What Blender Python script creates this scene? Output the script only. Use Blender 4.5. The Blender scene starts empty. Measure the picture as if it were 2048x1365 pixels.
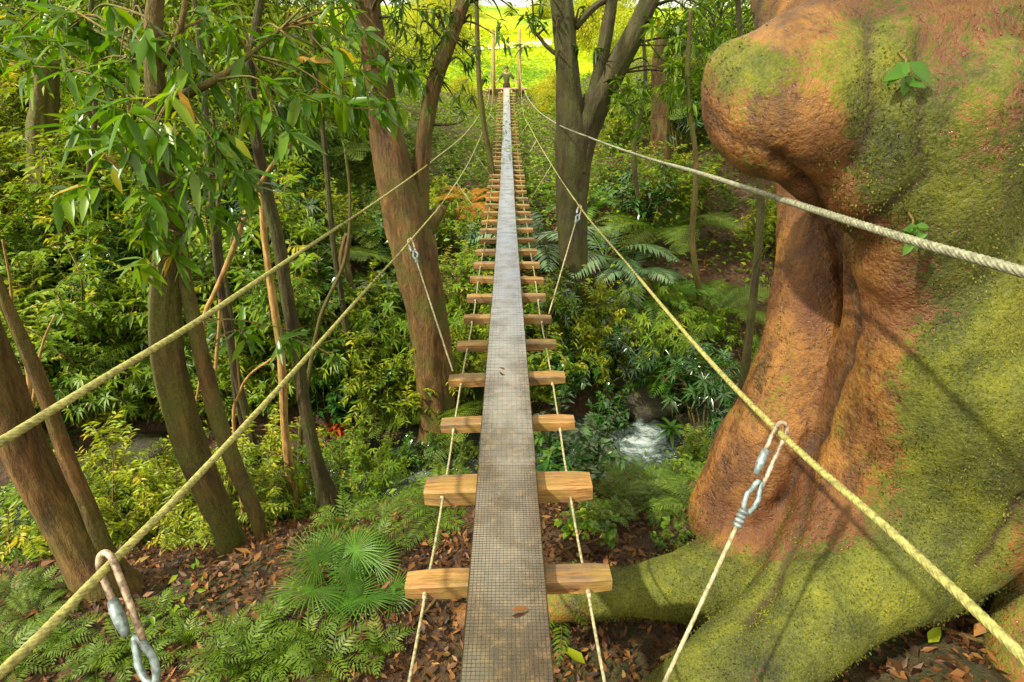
import bpy, math, random
import numpy as np
from mathutils import Vector, Matrix, noise

R = math.radians
scene = bpy.context.scene
C = scene.collection

# ------------------------------------------------------------------ camera
F = 1137.0
PITCH, YAW = R(25.9), -0.0085
cam_data = bpy.data.cameras.new('camera')
cam = bpy.data.objects.new('camera', cam_data)
C.objects.link(cam)
cam_data.sensor_width = 36.0
cam_data.lens = 36.0 * F / 2048
cam_data.clip_start = 0.02
cam_data.clip_end = 2000
cam.location = (0.005, 0, 0)
cam.rotation_euler = (R(90) - PITCH, 0, YAW)
scene.camera = cam

# ------------------------------------------------------------------ world and sun
TO_SUN = Vector((-0.60, -0.36, 0.70)).normalized()
SUN_EL = math.asin(TO_SUN.z)
SUN_AZ = math.atan2(TO_SUN.x, TO_SUN.y)
world = bpy.data.worlds.new('World')
scene.world = world
world.use_nodes = True
wn, wl = world.node_tree.nodes, world.node_tree.links
wn.clear()
w_out = wn.new('ShaderNodeOutputWorld')
w_bg = wn.new('ShaderNodeBackground')
w_sky = wn.new('ShaderNodeTexSky')
w_sky.sky_type = 'NISHITA'
w_sky.sun_disc = False
w_sky.sun_elevation = SUN_EL
w_sky.sun_rotation = SUN_AZ
w_sky.dust_density = 3.0
w_mix = wn.new('ShaderNodeMixRGB')
w_noise = wn.new('ShaderNodeTexNoise')
w_noise.inputs['Scale'].default_value = 2.2
w_noise.inputs['Detail'].default_value = 5
w_ramp = wn.new('ShaderNodeValToRGB')
w_ramp.color_ramp.elements[0].position = 0.30
w_ramp.color_ramp.elements[1].position = 0.55
w_tc = wn.new('ShaderNodeTexCoord')
wl.new(w_tc.outputs['Generated'], w_noise.inputs['Vector'])
wl.new(w_noise.outputs['Fac'], w_ramp.inputs['Fac'])
wl.new(w_ramp.outputs['Color'], w_mix.inputs['Fac'])
wl.new(w_sky.outputs['Color'], w_mix.inputs['Color1'])
w_mix.inputs['Color2'].default_value = (9.6, 8.8, 6.0, 1)      # bright thin cloud
wl.new(w_mix.outputs['Color'], w_bg.inputs['Color'])
w_bg.inputs['Strength'].default_value = 0.14
wl.new(w_bg.outputs['Background'], w_out.inputs['Surface'])

sun_data = bpy.data.lights.new('sun', 'SUN')
sun_data.energy = 3.9
sun_data.angle = R(1.3)
sun_data.color = (1.0, 0.91, 0.70)
sun = bpy.data.objects.new('sun', sun_data)
C.objects.link(sun)
sun.rotation_euler = (-TO_SUN).to_track_quat('-Z', 'Y').to_euler()

scene.view_settings.view_transform = 'Standard'
scene.view_settings.look = 'None'
scene.view_settings.gamma = 1
scene.view_settings.use_curve_mapping = False
scene.view_settings.exposure = 0.98
scene.render.engine = 'CYCLES'
scene.cycles.max_bounces = 5
scene.cycles.diffuse_bounces = 3
scene.cycles.glossy_bounces = 2
scene.cycles.transmission_bounces = 3
scene.cycles.caustics_reflective = False
scene.cycles.caustics_refractive = False
scene.cycles.sample_clamp_indirect = 4

# ------------------------------------------------------------------ picture rays (used to lay the place out)
_c, _s = math.cos(PITCH), math.sin(PITCH)
_cy, _sy = math.cos(YAW), math.sin(YAW)
def ray(px, py):
    dx, dn = (px - 1024) / F, (py - 682.5) / F
    x, y, z = dx, _c - _s * dn, -_s - _c * dn
    return Vector((x * _cy - y * _sy, x * _sy + y * _cy, z))
def at_d(px, py, d): return Vector(cam.location) + ray(px, py) * d
def at_Y(px, py, Y):
    r = ray(px, py)
    return Vector(cam.location) + r * (Y / r.y)
def at_z(px, py, z):
    r = ray(px, py)
    return Vector(cam.location) + r * (z / r.z)
def depth(p):
    q = Vector(p) - Vector(cam.location)
    y = -q.x * _sy + q.y * _cy
    return y * _c - q.z * _s
def project(p):
    q = Vector(p) - Vector(cam.location)
    x = q.x * _cy + q.y * _sy
    y = -q.x * _sy + q.y * _cy
    d = y * _c - q.z * _s
    dn = -y * _s - q.z * _c
    if d <= 0.05: return None
    return 1024 + x / d * F, 682.5 + dn / d * F, d

# ------------------------------------------------------------------ terrain
def sstep(a, b, x):
    t = np.clip((x - a) / (b - a), 0, 1)
    return t * t * (3 - 2 * t)
KU = [-60, -6, -3.4, -2.5, -1.6, -0.85, -0.6, 0.65, 0.95, 2.6, 5, 9, 13, 16.5, 18.2, 20.0, 21.2, 23, 35, 55, 86, 120, 400]
KZ = [-1.4, -1.9, -2.1, -2.2, -2.85, -3.6, -3.95, -3.95, -3.6, -2.85, -2.35, -1.85, -1.35, -1.0, -1.0, -1.6, -1.6, -1.2, 0.5, 3.0, 7.3, 8.4, 9.0]
def wob(X, Y):
    return (0.10 * np.sin(1.3 * X + 0.7 * Y) + 0.07 * np.sin(2.9 * X - 2.1 * Y + 1) + 0.05 * np.sin(4.7 * X + 5.3 * Y + 2)
            + 0.025 * np.sin(11 * X - 7 * Y) + 0.02 * np.sin(9 * Y + 13 * X + 3))
def ground_z(X, Y):
    X = np.asarray(X, float); Y = np.asarray(Y, float)
    u = Y - (4.9 + 0.2 * np.clip(X, -8, 8))
    z = np.interp(u, KU, KZ)
    z = 0.5 * z + 0.25 * (np.interp(u - 0.22, KU, KZ) + np.interp(u + 0.22, KU, KZ))
    far = 1 - sstep(18, 30, Y)
    z = z + np.minimum(0.36 * np.maximum(X - 1.0, 0), 3.6) * sstep(0.6, 7, u) * far
    z = z + np.minimum(0.17 * np.maximum(-X - 1.2, 0), 2.4) * sstep(0.6, 7, u) * far
    z = z + 0.30 * sstep(0.6, 1.6, X) * (1 - sstep(1.6, 2.6, Y)) * (1 - sstep(-2.6, -1.2, u))     # heap at the big tree's foot
    calm = 1 - 0.75 * (np.abs(u) < 0.9)
    z = z + wob(X, Y) * calm * (0.55 + 0.45 * sstep(5, 9, Y)) * (1 - sstep(22, 26, Y) * (np.abs(X) < 2.5))
    dk = -1.2206 - 0.1065 * Y + 0.00582 * Y * Y - 0.30
    w = (1 - sstep(0.7, 1.6, np.abs(X))) * (Y > 3) * (1 - sstep(21.2, 21.9, Y))
    z = z * (1 - w) + np.minimum(z, dk) * w
    return z
def gz(x, y): return float(ground_z(x, y))
def at_ground(px, py):
    r = ray(px, py); o = Vector(cam.location); t = 0.6
    while t < 200:
        p = o + r * t
        if p.z < gz(p.x, p.y): return p
        t += 0.02 if t < 12 else 0.2
    return o + r * 30

# deck line of the bridge
def deck(Y): return -1.2206 - 0.1065 * Y + 0.00582 * Y * Y

# ------------------------------------------------------------------ materials
def mat_new(name):
    m = bpy.data.materials.new(name)
    m.use_nodes = True
    nt = m.node_tree
    return m, nt.nodes, nt.links, nt.nodes['Principled BSDF'], nt.nodes['Material Output']
def ramp(N, stops):
    r = N.new('ShaderNodeValToRGB')
    e = r.color_ramp.elements
    while len(e) < len(stops): e.new(0.5)
    for i, (p, c) in enumerate(stops):
        e[i].position = p
        e[i].color = (c[0], c[1], c[2], 1) if not isinstance(c, (int, float)) else (c, c, c, 1)
    return r
def noise_node(N, L, scale, detail=4, rough=0.55, vec=None, dist=0.0):
    n = N.new('ShaderNodeTexNoise')
    n.inputs['Scale'].default_value = scale
    n.inputs['Detail'].default_value = detail
    n.inputs['Roughness'].default_value = rough
    n.inputs['Distortion'].default_value = dist
    if vec is not None: L.new(vec, n.inputs['Vector'])
    return n
def coords(N, L, scale=(1, 1, 1), which='Object'):
    tc = N.new('ShaderNodeTexCoord')
    mp = N.new('ShaderNodeMapping')
    mp.inputs['Scale'].default_value = scale
    L.new(tc.outputs[which], mp.inputs['Vector'])
    return mp.outputs['Vector']
def mathn(N, L, op, a, b=None, clamp=False):
    n = N.new('ShaderNodeMath'); n.operation = op; n.use_clamp = clamp
    for i, v in enumerate((a, b)):
        if v is None: continue
        if isinstance(v, (int, float)): n.inputs[i].default_value = v
        else: L.new(v, n.inputs[i])
    return n.outputs[0]
def mixc(N, L, fac, a, b):
    n = N.new('ShaderNodeMixRGB')
    for i, v in ((0, fac), (1, a), (2, b)):
        if isinstance(v, (int, float)): n.inputs[i].default_value = v
        elif isinstance(v, tuple): n.inputs[i].default_value = (*v, 1)
        else: L.new(v, n.inputs[i])
    return n.outputs[0]
def bump(N, L, P, h, strength=0.5, dist=0.02):
    b = N.new('ShaderNodeBump')
    b.inputs['Strength'].default_value = strength
    b.inputs['Distance'].default_value = dist
    L.new(h, b.inputs['Height'])
    L.new(b.outputs['Normal'], P.inputs['Normal'])
    return b

def leaf_mat(name, stops, rough=0.42, trans=0.35, spec=0.5, spread=0.25):
    m, N, L, P, O = mat_new(name)
    a = N.new('ShaderNodeAttribute'); a.attribute_name = 'tint'
    oi = N.new('ShaderNodeObjectInfo')
    o2 = mathn(N, L, 'MULTIPLY', mathn(N, L, 'SUBTRACT', oi.outputs['Random'], 0.5), spread)
    f = mathn(N, L, 'ADD', a.outputs['Fac'], o2, clamp=True)
    r = ramp(N, stops)
    L.new(f, r.inputs['Fac'])
    L.new(r.outputs['Color'], P.inputs['Base Color'])
    P.inputs['Roughness'].default_value = rough
    P.inputs['Specular IOR Level'].default_value = spec
    t = N.new('ShaderNodeBsdfTranslucent')
    tcol = N.new('ShaderNodeMixRGB'); tcol.blend_type = 'MULTIPLY'; tcol.inputs[0].default_value = 1
    L.new(r.outputs['Color'], tcol.inputs[1]); tcol.inputs[2].default_value = (1.7, 1.6, 0.5, 1)
    L.new(tcol.outputs[0], t.inputs['Color'])
    mx = N.new('ShaderNodeMixShader'); mx.inputs[0].default_value = trans
    L.new(P.outputs[0], mx.inputs[1]); L.new(t.outputs[0], mx.inputs[2])
    L.new(mx.outputs[0], O.inputs['Surface'])
    return m

M = {}
M['leaf_mid'] = leaf_mat('leaf_mid', [(0, (0.034, 0.085, 0.004)), (0.45, (0.100, 0.195, 0.006)), (0.8, (0.19, 0.28, 0.007)), (1, (0.34, 0.32, 0.010))], spec=0.35)
M['leaf_light'] = leaf_mat('leaf_light', [(0, (0.060, 0.115, 0.004)), (0.5, (0.18, 0.26, 0.006)), (0.85, (0.32, 0.35, 0.008)), (1, (0.46, 0.38, 0.015))], spec=0.35)
M['leaf_dark'] = leaf_mat('leaf_dark', [(0, (0.016, 0.048, 0.004)), (0.5, (0.048, 0.115, 0.006)), (0.9, (0.11, 0.18, 0.008)), (1, (0.20, 0.22, 0.012))], rough=0.36, spec=0.4)
M['leaf_glossy'] = leaf_mat('leaf_glossy', [(0, (0.014, 0.055, 0.010)), (0.6, (0.030, 0.10, 0.015)), (1, (0.08, 0.17, 0.02))], rough=0.2, trans=0.2, spec=0.9)
M['leaf_near'] = leaf_mat('leaf_near', [(0, (0.028, 0.085, 0.005)), (0.6, (0.080, 0.19, 0.006)), (0.88, (0.18, 0.28, 0.008)), (0.95, (0.30, 0.33, 0.02)), (1, (0.42, 0.24, 0.04))], rough=0.34, trans=0.4)
M['fern'] = leaf_mat('fern', [(0, (0.030, 0.075, 0.004)), (0.6, (0.095, 0.17, 0.007)), (1, (0.19, 0.25, 0.010))], rough=0.5, trans=0.35)
M['palm'] = leaf_mat('palm', [(0, (0.030, 0.11, 0.008)), (0.6, (0.070, 0.18, 0.010)), (1, (0.14, 0.26, 0.015))], rough=0.4, trans=0.35)
M['fern_pale'] = leaf_mat('fern_pale', [(0, (0.05, 0.14, 0.06)), (1, (0.16, 0.26, 0.12))], rough=0.28, trans=0.2, spec=0.9)
M['leaf_yellow'] = leaf_mat('leaf_yellow', [(0, (0.13, 0.20, 0.008)), (0.5, (0.32, 0.38, 0.012)), (1, (0.52, 0.50, 0.02))], rough=0.5, trans=0.4)
M['leaf_orange'] = leaf_mat('leaf_orange', [(0, (0.30, 0.10, 0.01)), (1, (0.55, 0.27, 0.02))], rough=0.6, trans=0.3)
M['leaf_red'] = leaf_mat('leaf_red', [(0, (0.30, 0.035, 0.01)), (1, (0.50, 0.12, 0.03))], rough=0.5, trans=0.3)
M['litter'] = leaf_mat('litter', [(0, (0.020, 0.010, 0.006)), (0.35, (0.070, 0.030, 0.012)), (0.65, (0.16, 0.066, 0.020)), (0.9, (0.28, 0.14, 0.045)), (1, (0.36, 0.26, 0.08))], rough=0.5, trans=0.08, spec=0.25)
M['moss'] = leaf_mat('moss', [(0, (0.012, 0.020, 0.002)), (0.35, (0.050, 0.065, 0.003)), (0.7, (0.115, 0.130, 0.004)), (1, (0.22, 0.21, 0.008))], rough=0.55, trans=0.25, spec=0.3)
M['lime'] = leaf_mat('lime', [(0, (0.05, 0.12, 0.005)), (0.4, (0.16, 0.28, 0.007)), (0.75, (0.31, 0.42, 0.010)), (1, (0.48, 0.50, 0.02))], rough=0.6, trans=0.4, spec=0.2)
M['flower'] = leaf_mat('flower', [(0, (0.7, 0.55, 0.12)), (1, (0.8, 0.7, 0.3))], rough=0.5)

def bark_mat(name, dark, mid, light, moss, moss_amt=0.5, scale=1.0, bs=0.6, rough=0.75, stretch=0.25):
    m, N, L, P, O = mat_new(name)
    v = coords(N, L, (scale, scale, scale * stretch))
    v1 = coords(N, L, (scale, scale, scale))
    n1 = noise_node(N, L, 14, 6, 0.62, v, 0.4)
    n2 = noise_node(N, L, 3.2, 4, 0.6, v1, 0.3)
    n3 = noise_node(N, L, 42, 4, 0.7, v)
    n4 = noise_node(N, L, 70, 3, 0.7, v1)
    r = ramp(N, [(0.36, dark), (0.5, mid), (0.64, light)]); L.new(mathn(N, L, 'ADD', mathn(N, L, 'MULTIPLY', n1.outputs['Fac'], .6), mathn(N, L, 'MULTIPLY', n3.outputs['Fac'], .4)), r.inputs['Fac'])
    mr = ramp(N, [(0.62 - 0.34 * moss_amt, 0.0), (0.74 - 0.26 * moss_amt, 1.0)])
    s = mathn(N, L, 'ADD', mathn(N, L, 'MULTIPLY', n2.outputs['Fac'], 0.75), mathn(N, L, 'MULTIPLY', n4.outputs['Fac'], 0.25))
    L.new(s, mr.inputs['Fac'])
    mc = ramp(N, [(0.35, tuple(c * 0.5 for c in moss)), (0.7, moss)]); L.new(n4.outputs['Fac'], mc.inputs['Fac'])
    L.new(mixc(N, L, mr.outputs['Color'], r.outputs['Color'], mc.outputs['Color']), P.inputs['Base Color'])
    P.inputs['Roughness'].default_value = rough
    h = mathn(N, L, 'ADD', n1.outputs['Fac'], mathn(N, L, 'MULTIPLY', n3.outputs['Fac'], 0.8))
    bump(N, L, P, h, bs, 0.02 / scale)
    return m
M['bark'] = bark_mat('bark', (0.016, 0.008, 0.003), (0.068, 0.038, 0.009), (0.17, 0.095, 0.024), (0.095, 0.095, 0.009), 0.75, bs=1.0)
M['bark_dark'] = bark_mat('bark_dark', (0.008, 0.005, 0.002), (0.032, 0.021, 0.006), (0.080, 0.055, 0.014), (0.060, 0.065, 0.008), 0.6, bs=1.0)
M['bark_warm'] = bark_mat('bark_warm', (0.022, 0.010, 0.004), (0.095, 0.046, 0.011), (0.20, 0.105, 0.028), (0.095, 0.090, 0.009), 0.55, bs=1.0)
M['bark_pale'] = bark_mat('bark_pale', (0.14, 0.07, 0.02), (0.32, 0.19, 0.06), (0.45, 0.30, 0.12), (0.20, 0.18, 0.03), 0.2, 2.0)
M['twig'] = bark_mat('twig', (0.05, 0.03, 0.008), (0.14, 0.09, 0.02), (0.24, 0.17, 0.04), (0.10, 0.12, 0.01), 0.5, 3.0)

def giant_mat():
    m, N, L, P, O = mat_new('giant_bark')
    v = coords(N, L)
    vs = coords(N, L, (1, 1, 0.45))
    big = noise_node(N, L, 2.3, 4, 0.6, v, 0.6)
    med = noise_node(N, L, 9, 6, 0.65, vs, 0.5)
    fin = noise_node(N, L, 48, 5, 0.7, v)
    dot = noise_node(N, L, 150, 3, 0.7, v)
    base = ramp(N, [(0.34, (0.030, 0.012, 0.004)), (0.44, (0.100, 0.042, 0.009)), (0.54, (0.23, 0.098, 0.017)), (0.64, (0.33, 0.155, 0.032)), (0.74, (0.46, 0.28, 0.11))])
    f = mathn(N, L, 'ADD', mathn(N, L, 'MULTIPLY', med.outputs['Fac'], 0.65), mathn(N, L, 'MULTIPLY', fin.outputs['Fac'], 0.35))
    L.new(f, base.inputs['Fac'])
    # warmer and darker bark patches
    pt = ramp(N, [(0.40, 0.75), (0.56, 0.0)]); L.new(big.outputs['Fac'], pt.inputs['Fac'])
    base_c = mixc(N, L, pt.outputs['Color'], base.outputs['Color'], (0.085, 0.026, 0.008))
    # moss: the attribute says where it grows, the noise breaks its edge
    at = N.new('ShaderNodeAttribute'); at.attribute_name = 'moss'
    mm = mathn(N, L, 'ADD', at.outputs['Fac'], mathn(N, L, 'MULTIPLY', mathn(N, L, 'SUBTRACT', big.outputs['Fac'], 0.5), 2.6))
    mm = mathn(N, L, 'ADD', mm, mathn(N, L, 'MULTIPLY', mathn(N, L, 'SUBTRACT', fin.outputs['Fac'], 0.5), 2.1))
    mm = mathn(N, L, 'ADD', mm, mathn(N, L, 'MULTIPLY', mathn(N, L, 'SUBTRACT', dot.outputs['Fac'], 0.5), 1.3))
    mr = ramp(N, [(0.46, 0.0), (0.58, 0.95)]); L.new(mm, mr.inputs['Fac'])
    mf = mathn(N, L, 'ADD', mathn(N, L, 'MULTIPLY', dot.outputs['Fac'], 0.5), mathn(N, L, 'MULTIPLY', med.outputs['Fac'], 0.5))
    mc = ramp(N, [(0.33, (0.012, 0.018, 0.002)), (0.45, (0.045, 0.060, 0.002)), (0.57, (0.10, 0.118, 0.003)), (0.72, (0.20, 0.195, 0.006))])
    mf = mathn(N, L, 'ADD', mf, mathn(N, L, 'MULTIPLY', mathn(N, L, 'SUBTRACT', big.outputs['Fac'], 0.5), 0.55))
    L.new(mf, mc.inputs['Fac'])
    col = mixc(N, L, mr.outputs['Color'], base_c, mc.outputs['Color'])
    # darker brown along the crevice lines (attribute set where they are carved)
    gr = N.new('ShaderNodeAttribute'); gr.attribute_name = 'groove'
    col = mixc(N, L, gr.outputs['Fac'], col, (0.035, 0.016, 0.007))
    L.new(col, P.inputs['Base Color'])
    rr = ramp(N, [(0.36, 0.14), (0.52, 0.62)]); L.new(fin.outputs['Fac'], rr.inputs['Fac'])
    rough = mathn(N, L, 'ADD', rr.outputs['Color'], mathn(N, L, 'MULTIPLY', mr.outputs['Color'], 0.25), clamp=True)
    L.new(rough, P.inputs['Roughness'])
    P.inputs['Specular IOR Level'].default_value = 0.55
    h = mathn(N, L, 'ADD', mathn(N, L, 'MULTIPLY', med.outputs['Fac'], 1.1), mathn(N, L, 'MULTIPLY', fin.outputs['Fac'], 0.6))
    h = mathn(N, L, 'ADD', h, mathn(N, L, 'MULTIPLY', dot.outputs['Fac'], 0.28))
    vo = N.new('ShaderNodeTexVoronoi'); vo.inputs['Scale'].default_value = 85; L.new(v, vo.inputs['Vector'])
    h = mathn(N, L, 'ADD', h, mathn(N, L, 'MULTIPLY', vo.outputs['Distance'], -0.14))
    bump(N, L, P, h, 0.85, 0.018)
    return m
M['giant'] = giant_mat()

def soil_mat():
    m, N, L, P, O = mat_new('forest_soil')
    v = coords(N, L)
    a = noise_node(N, L, 1.1, 5, 0.6, v); b = noise_node(N, L, 24, 6, 0.7, v, 0.6)
    r = ramp(N, [(0.3, (0.014, 0.008, 0.004)), (0.5, (0.065, 0.030, 0.012)), (0.7, (0.16, 0.075, 0.026))]); L.new(b.outputs['Fac'], r.inputs['Fac'])
    g = ramp(N, [(0.5, 0.0), (0.62, 0.6)]); L.new(a.outputs['Fac'], g.inputs['Fac'])
    L.new(mixc(N, L, g.outputs['Color'], r.outputs['Color'], (0.035, 0.05, 0.008)), P.inputs['Base Color'])
    P.inputs['Roughness'].default_value = 0.7
    bump(N, L, P, b.outputs['Fac'], 1.0, 0.05)
    return m
M['soil'] = soil_mat()
def grass_mat():
    m, N, L, P, O = mat_new('meadow_grass')
    v = coords(N, L)
    a = noise_node(N, L, 0.16, 5, 0.6, v, 0.5); b = noise_node(N, L, 3.0, 5, 0.7, v)
    f = mathn(N, L, 'ADD', mathn(N, L, 'MULTIPLY', a.outputs['Fac'], 0.6), mathn(N, L, 'MULTIPLY', b.outputs['Fac'], 0.4))
    r = ramp(N, [(0.42, (0.07, 0.16, 0.008)), (0.5, (0.22, 0.32, 0.010)), (0.58, (0.42, 0.46, 0.016))]); L.new(f, r.inputs['Fac'])
    L.new(r.outputs['Color'], P.inputs['Base Color'])
    P.inputs['Roughness'].default_value = 0.9
    P.inputs['Specular IOR Level'].default_value = 0.1
    bump(N, L, P, b.outputs['Fac'], 0.6, 0.2)
    return m
M['meadow'] = grass_mat()
def water_mat():
    m, N, L, P, O = mat_new('stream_water')
    v = coords(N, L, (1, 2.0, 1)); v2 = coords(N, L)
    a = noise_node(N, L, 2.3, 6, 0.7, v, 1.2); b = noise_node(N, L, 14, 5, 0.7, v, 1.0)
    f = mathn(N, L, 'ADD', mathn(N, L, 'MULTIPLY', a.outputs['Fac'], 0.6), mathn(N, L, 'MULTIPLY', b.outputs['Fac'], 0.4))
    at = N.new('ShaderNodeAttribute'); at.attribute_name = 'foam'
    f = mathn(N, L, 'ADD', f, mathn(N, L, 'MULTIPLY', at.outputs['Fac'], 0.25))
    r = ramp(N, [(0.50, (0.02, 0.028, 0.022)), (0.60, (0.14, 0.20, 0.20)), (0.74, (0.62, 0.70, 0.74))]); L.new(f, r.inputs['Fac'])
    L.new(r.outputs['Color'], P.inputs['Base Color'])
    P.inputs['Roughness'].default_value = 0.14
    bump(N, L, P, f, 0.9, 0.08)
    return m
M['water'] = water_mat()
def rock_mat():
    m, N, L, P, O = mat_new('wet_rock')
    v = coords(N, L)
    a = noise_node(N, L, 5, 5, 0.6, v, 0.5); b = noise_node(N, L, 22, 5, 0.7, v)
    r = ramp(N, [(0.35, (0.012, 0.010, 0.008)), (0.6, (0.05, 0.040, 0.028)), (0.8, (0.12, 0.10, 0.07))]); L.new(b.outputs['Fac'], r.inputs['Fac'])
    g = ramp(N, [(0.5, 0.0), (0.6, 0.9)]); L.new(a.outputs['Fac'], g.inputs['Fac'])
    L.new(mixc(N, L, g.outputs['Color'], r.outputs['Color'], (0.06, 0.075, 0.008)), P.inputs['Base Color'])
    P.inputs['Roughness'].default_value = 0.35
    bump(N, L, P, b.outputs['Fac'], 0.8, 0.03)
    return m
M['rock'] = rock_mat()
def board_mat():
    m, N, L, P, O = mat_new('board_wood')
    v = coords(N, L, (1, 0.05, 1)); v1 = coords(N, L)
    g = noise_node(N, L, 60, 5, 0.65, v, 0.3); st = noise_node(N, L, 2.6, 5, 0.6, v1, 0.5); fi = noise_node(N, L, 26, 5, 0.7, v1)
    r = ramp(N, [(0.33, (0.014, 0.008, 0.004)), (0.55, (0.042, 0.024, 0.011)), (0.75, (0.090, 0.054, 0.026))]); L.new(g.outputs['Fac'], r.inputs['Fac'])
    s = ramp(N, [(0.36, 0.75), (0.58, 0.0)]); L.new(st.outputs['Fac'], s.inputs['Fac'])
    c1 = mixc(N, L, s.outputs['Color'], r.outputs['Color'], (0.040, 0.034, 0.030))
    w = ramp(N, [(0.5, 0.0), (0.68, 0.6)]); L.new(fi.outputs['Fac'], w.inputs['Fac'])
    # warmer, mossy edges
    L.new(mixc(N, L, w.outputs['Color'], c1, (0.19, 0.115, 0.040)), P.inputs['Base Color'])
    wet = noise_node(N, L, 7, 4, 0.6, coords(N, L, (0.8, 1, 1)), 0.4)
    rr = ramp(N, [(0.40, 0.06), (0.56, 0.22)]); L.new(wet.outputs['Fac'], rr.inputs['Fac'])
    L.new(rr.outputs['Color'], P.inputs['Roughness'])
    P.inputs['Specular IOR Level'].default_value = 0.8
    cw = ramp(N, [(0.42, 1.0), (0.62, 0.35)]); L.new(wet.outputs['Fac'], cw.inputs['Fac'])
    L.new(cw.outputs['Color'], P.inputs['Coat Weight']); P.inputs['Coat Roughness'].default_value = 0.13; P.inputs['Coat IOR'].default_value = 1.95
    bump(N, L, P, mathn(N, L, 'ADD', g.outputs['Fac'], fi.outputs['Fac']), 0.12, 0.003)
    return m
M['board'] = board_mat()
def rung_mat():
    m, N, L, P, O = mat_new('rung_wood')
    oi = N.new('ShaderNodeObjectInfo')
    tc = N.new('ShaderNodeTexCoord'); mp = N.new('ShaderNodeMapping'); mp.inputs['Scale'].default_value = (0.10, 1, 1)
    ad = N.new('ShaderNodeVectorMath'); ad.operation = 'ADD'
    L.new(tc.outputs['Object'], ad.inputs[0])
    cb = N.new('ShaderNodeCombineXYZ')
    L.new(mathn(N, L, 'MULTIPLY', oi.outputs['Random'], 37.0), cb.inputs[0]); L.new(mathn(N, L, 'MULTIPLY', oi.outputs['Random'], 91.0), cb.inputs[1])
    L.new(cb.outputs[0], ad.inputs[1]); L.new(ad.outputs[0], mp.inputs['Vector'])
    g = noise_node(N, L, 75, 6, 0.7, mp.outputs['Vector'], 0.8); b = noise_node(N, L, 22, 3, 0.5, mp.outputs['Vector'])
    r = ramp(N, [(0.30, (0.07, 0.030, 0.010)), (0.5, (0.29, 0.14, 0.040)), (0.72, (0.50, 0.28, 0.095))]); L.new(g.outputs['Fac'], r.inputs['Fac'])
    s = ramp(N, [(0.46, 0.0), (0.62, 0.85)]); L.new(b.outputs['Fac'], s.inputs['Fac'])
    c0 = mixc(N, L, s.outputs['Color'], r.outputs['Color'], (0.11, 0.075, 0.048))
    stn = noise_node(N, L, 9, 4, 0.65, ad.outputs[0], 0.6); s2 = ramp(N, [(0.45, 0.0), (0.6, 0.7)]); L.new(stn.outputs['Fac'], s2.inputs['Fac'])
    L.new(mixc(N, L, s2.outputs['Color'], c0, (0.21, 0.145, 0.035)), P.inputs['Base Color'])
    P.inputs['Roughness'].default_value = 0.55
    bump(N, L, P, g.outputs['Fac'], 0.7, 0.006)
    return m
M['rung'] = rung_mat()
def simple(name, col, rough=0.5, metal=0.0, nscale=30, var=0.35, bs=0.2):
    m, N, L, P, O = mat_new(name)
    n = noise_node(N, L, nscale, 4, 0.6, coords(N, L))
    r = ramp(N, [(0.35, tuple(c * (1 - var) for c in col)), (0.65, tuple(min(1, c * (1 + var)) for c in col))]); L.new(n.outputs['Fac'], r.inputs['Fac'])
    L.new(r.outputs['Color'], P.inputs['Base Color'])
    P.inputs['Roughness'].default_value = rough; P.inputs['Metallic'].default_value = metal
    bump(N, L, P, n.outputs['Fac'], bs, 0.003)
    return m
M['wire'] = simple('galvanised_wire', (0.085, 0.06, 0.038), 0.32, 0.4)
M['cable'] = simple('weathered_cable', (0.27, 0.26, 0.085), 0.55, 0.05, 90, 0.45, 0.6)
M['cable_grey'] = simple('silver_cable', (0.26, 0.265, 0.19), 0.45, 0.2, 90, 0.45, 0.6)
M['deckcable'] = simple('thin_cable', (0.34, 0.31, 0.19), 0.5, 0.2, 90, 0.45, 0.5)
M['zinc'] = simple('zinc_fitting', (0.20, 0.25, 0.27), 0.5, 0.5, 70, 0.5)
M['rust'] = simple('rusty_hook', (0.30, 0.22, 0.16), 0.5, 0.35, 55, 0.8)
M['post'] = simple('post_wood', (0.26, 0.20, 0.05), 0.8, 0, 18)
M['plank'] = simple('platform_wood', (0.22, 0.12, 0.07), 0.7, 0, 12)
M['road'] = simple('pale_track', (0.75, 0.70, 0.62), 0.9, 0, 3)
M['skin'] = simple('skin', (0.35, 0.18, 0.11), 0.5, 0, 30, 0.08)
M['shirt'] = simple('dark_olive_shirt', (0.060, 0.070, 0.014), 0.8, 0, 30, 0.2)
M['trousers'] = simple('dark_brown_trousers', (0.035, 0.015, 0.010), 0.8, 0, 30, 0.2)
M['hair'] = simple('dark_hair', (0.05, 0.045, 0.012), 0.7, 0, 80, 0.3)

# ------------------------------------------------------------------ mesh helpers
def mesh_np(name, V, T, mat, tint=None, smooth=False, attr='tint'):
    """triangles only"""
    me = bpy.data.meshes.new(name)
    nv, nt = len(V), len(T)
    me.vertices.add(nv); me.vertices.foreach_set('co', np.ascontiguousarray(V, dtype=np.float32).ravel())
    me.loops.add(nt * 3); me.loops.foreach_set('vertex_index', np.ascontiguousarray(T, dtype=np.int32).ravel())
    me.polygons.add(nt)
    me.polygons.foreach_set('loop_start', np.arange(0, nt * 3, 3, dtype=np.int32))
    me.polygons.foreach_set('loop_total', np.full(nt, 3, dtype=np.int32))
    if smooth: me.polygons.foreach_set('use_smooth', np.ones(nt, dtype=bool))
    me.materials.append(mat)
    if tint is not None:
        a = me.attributes.new(attr, 'FLOAT', 'POINT'); a.data.foreach_set('value', np.ascontiguousarray(tint, dtype=np.float32))
    me.update(calc_edges=True)
    return me

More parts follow.
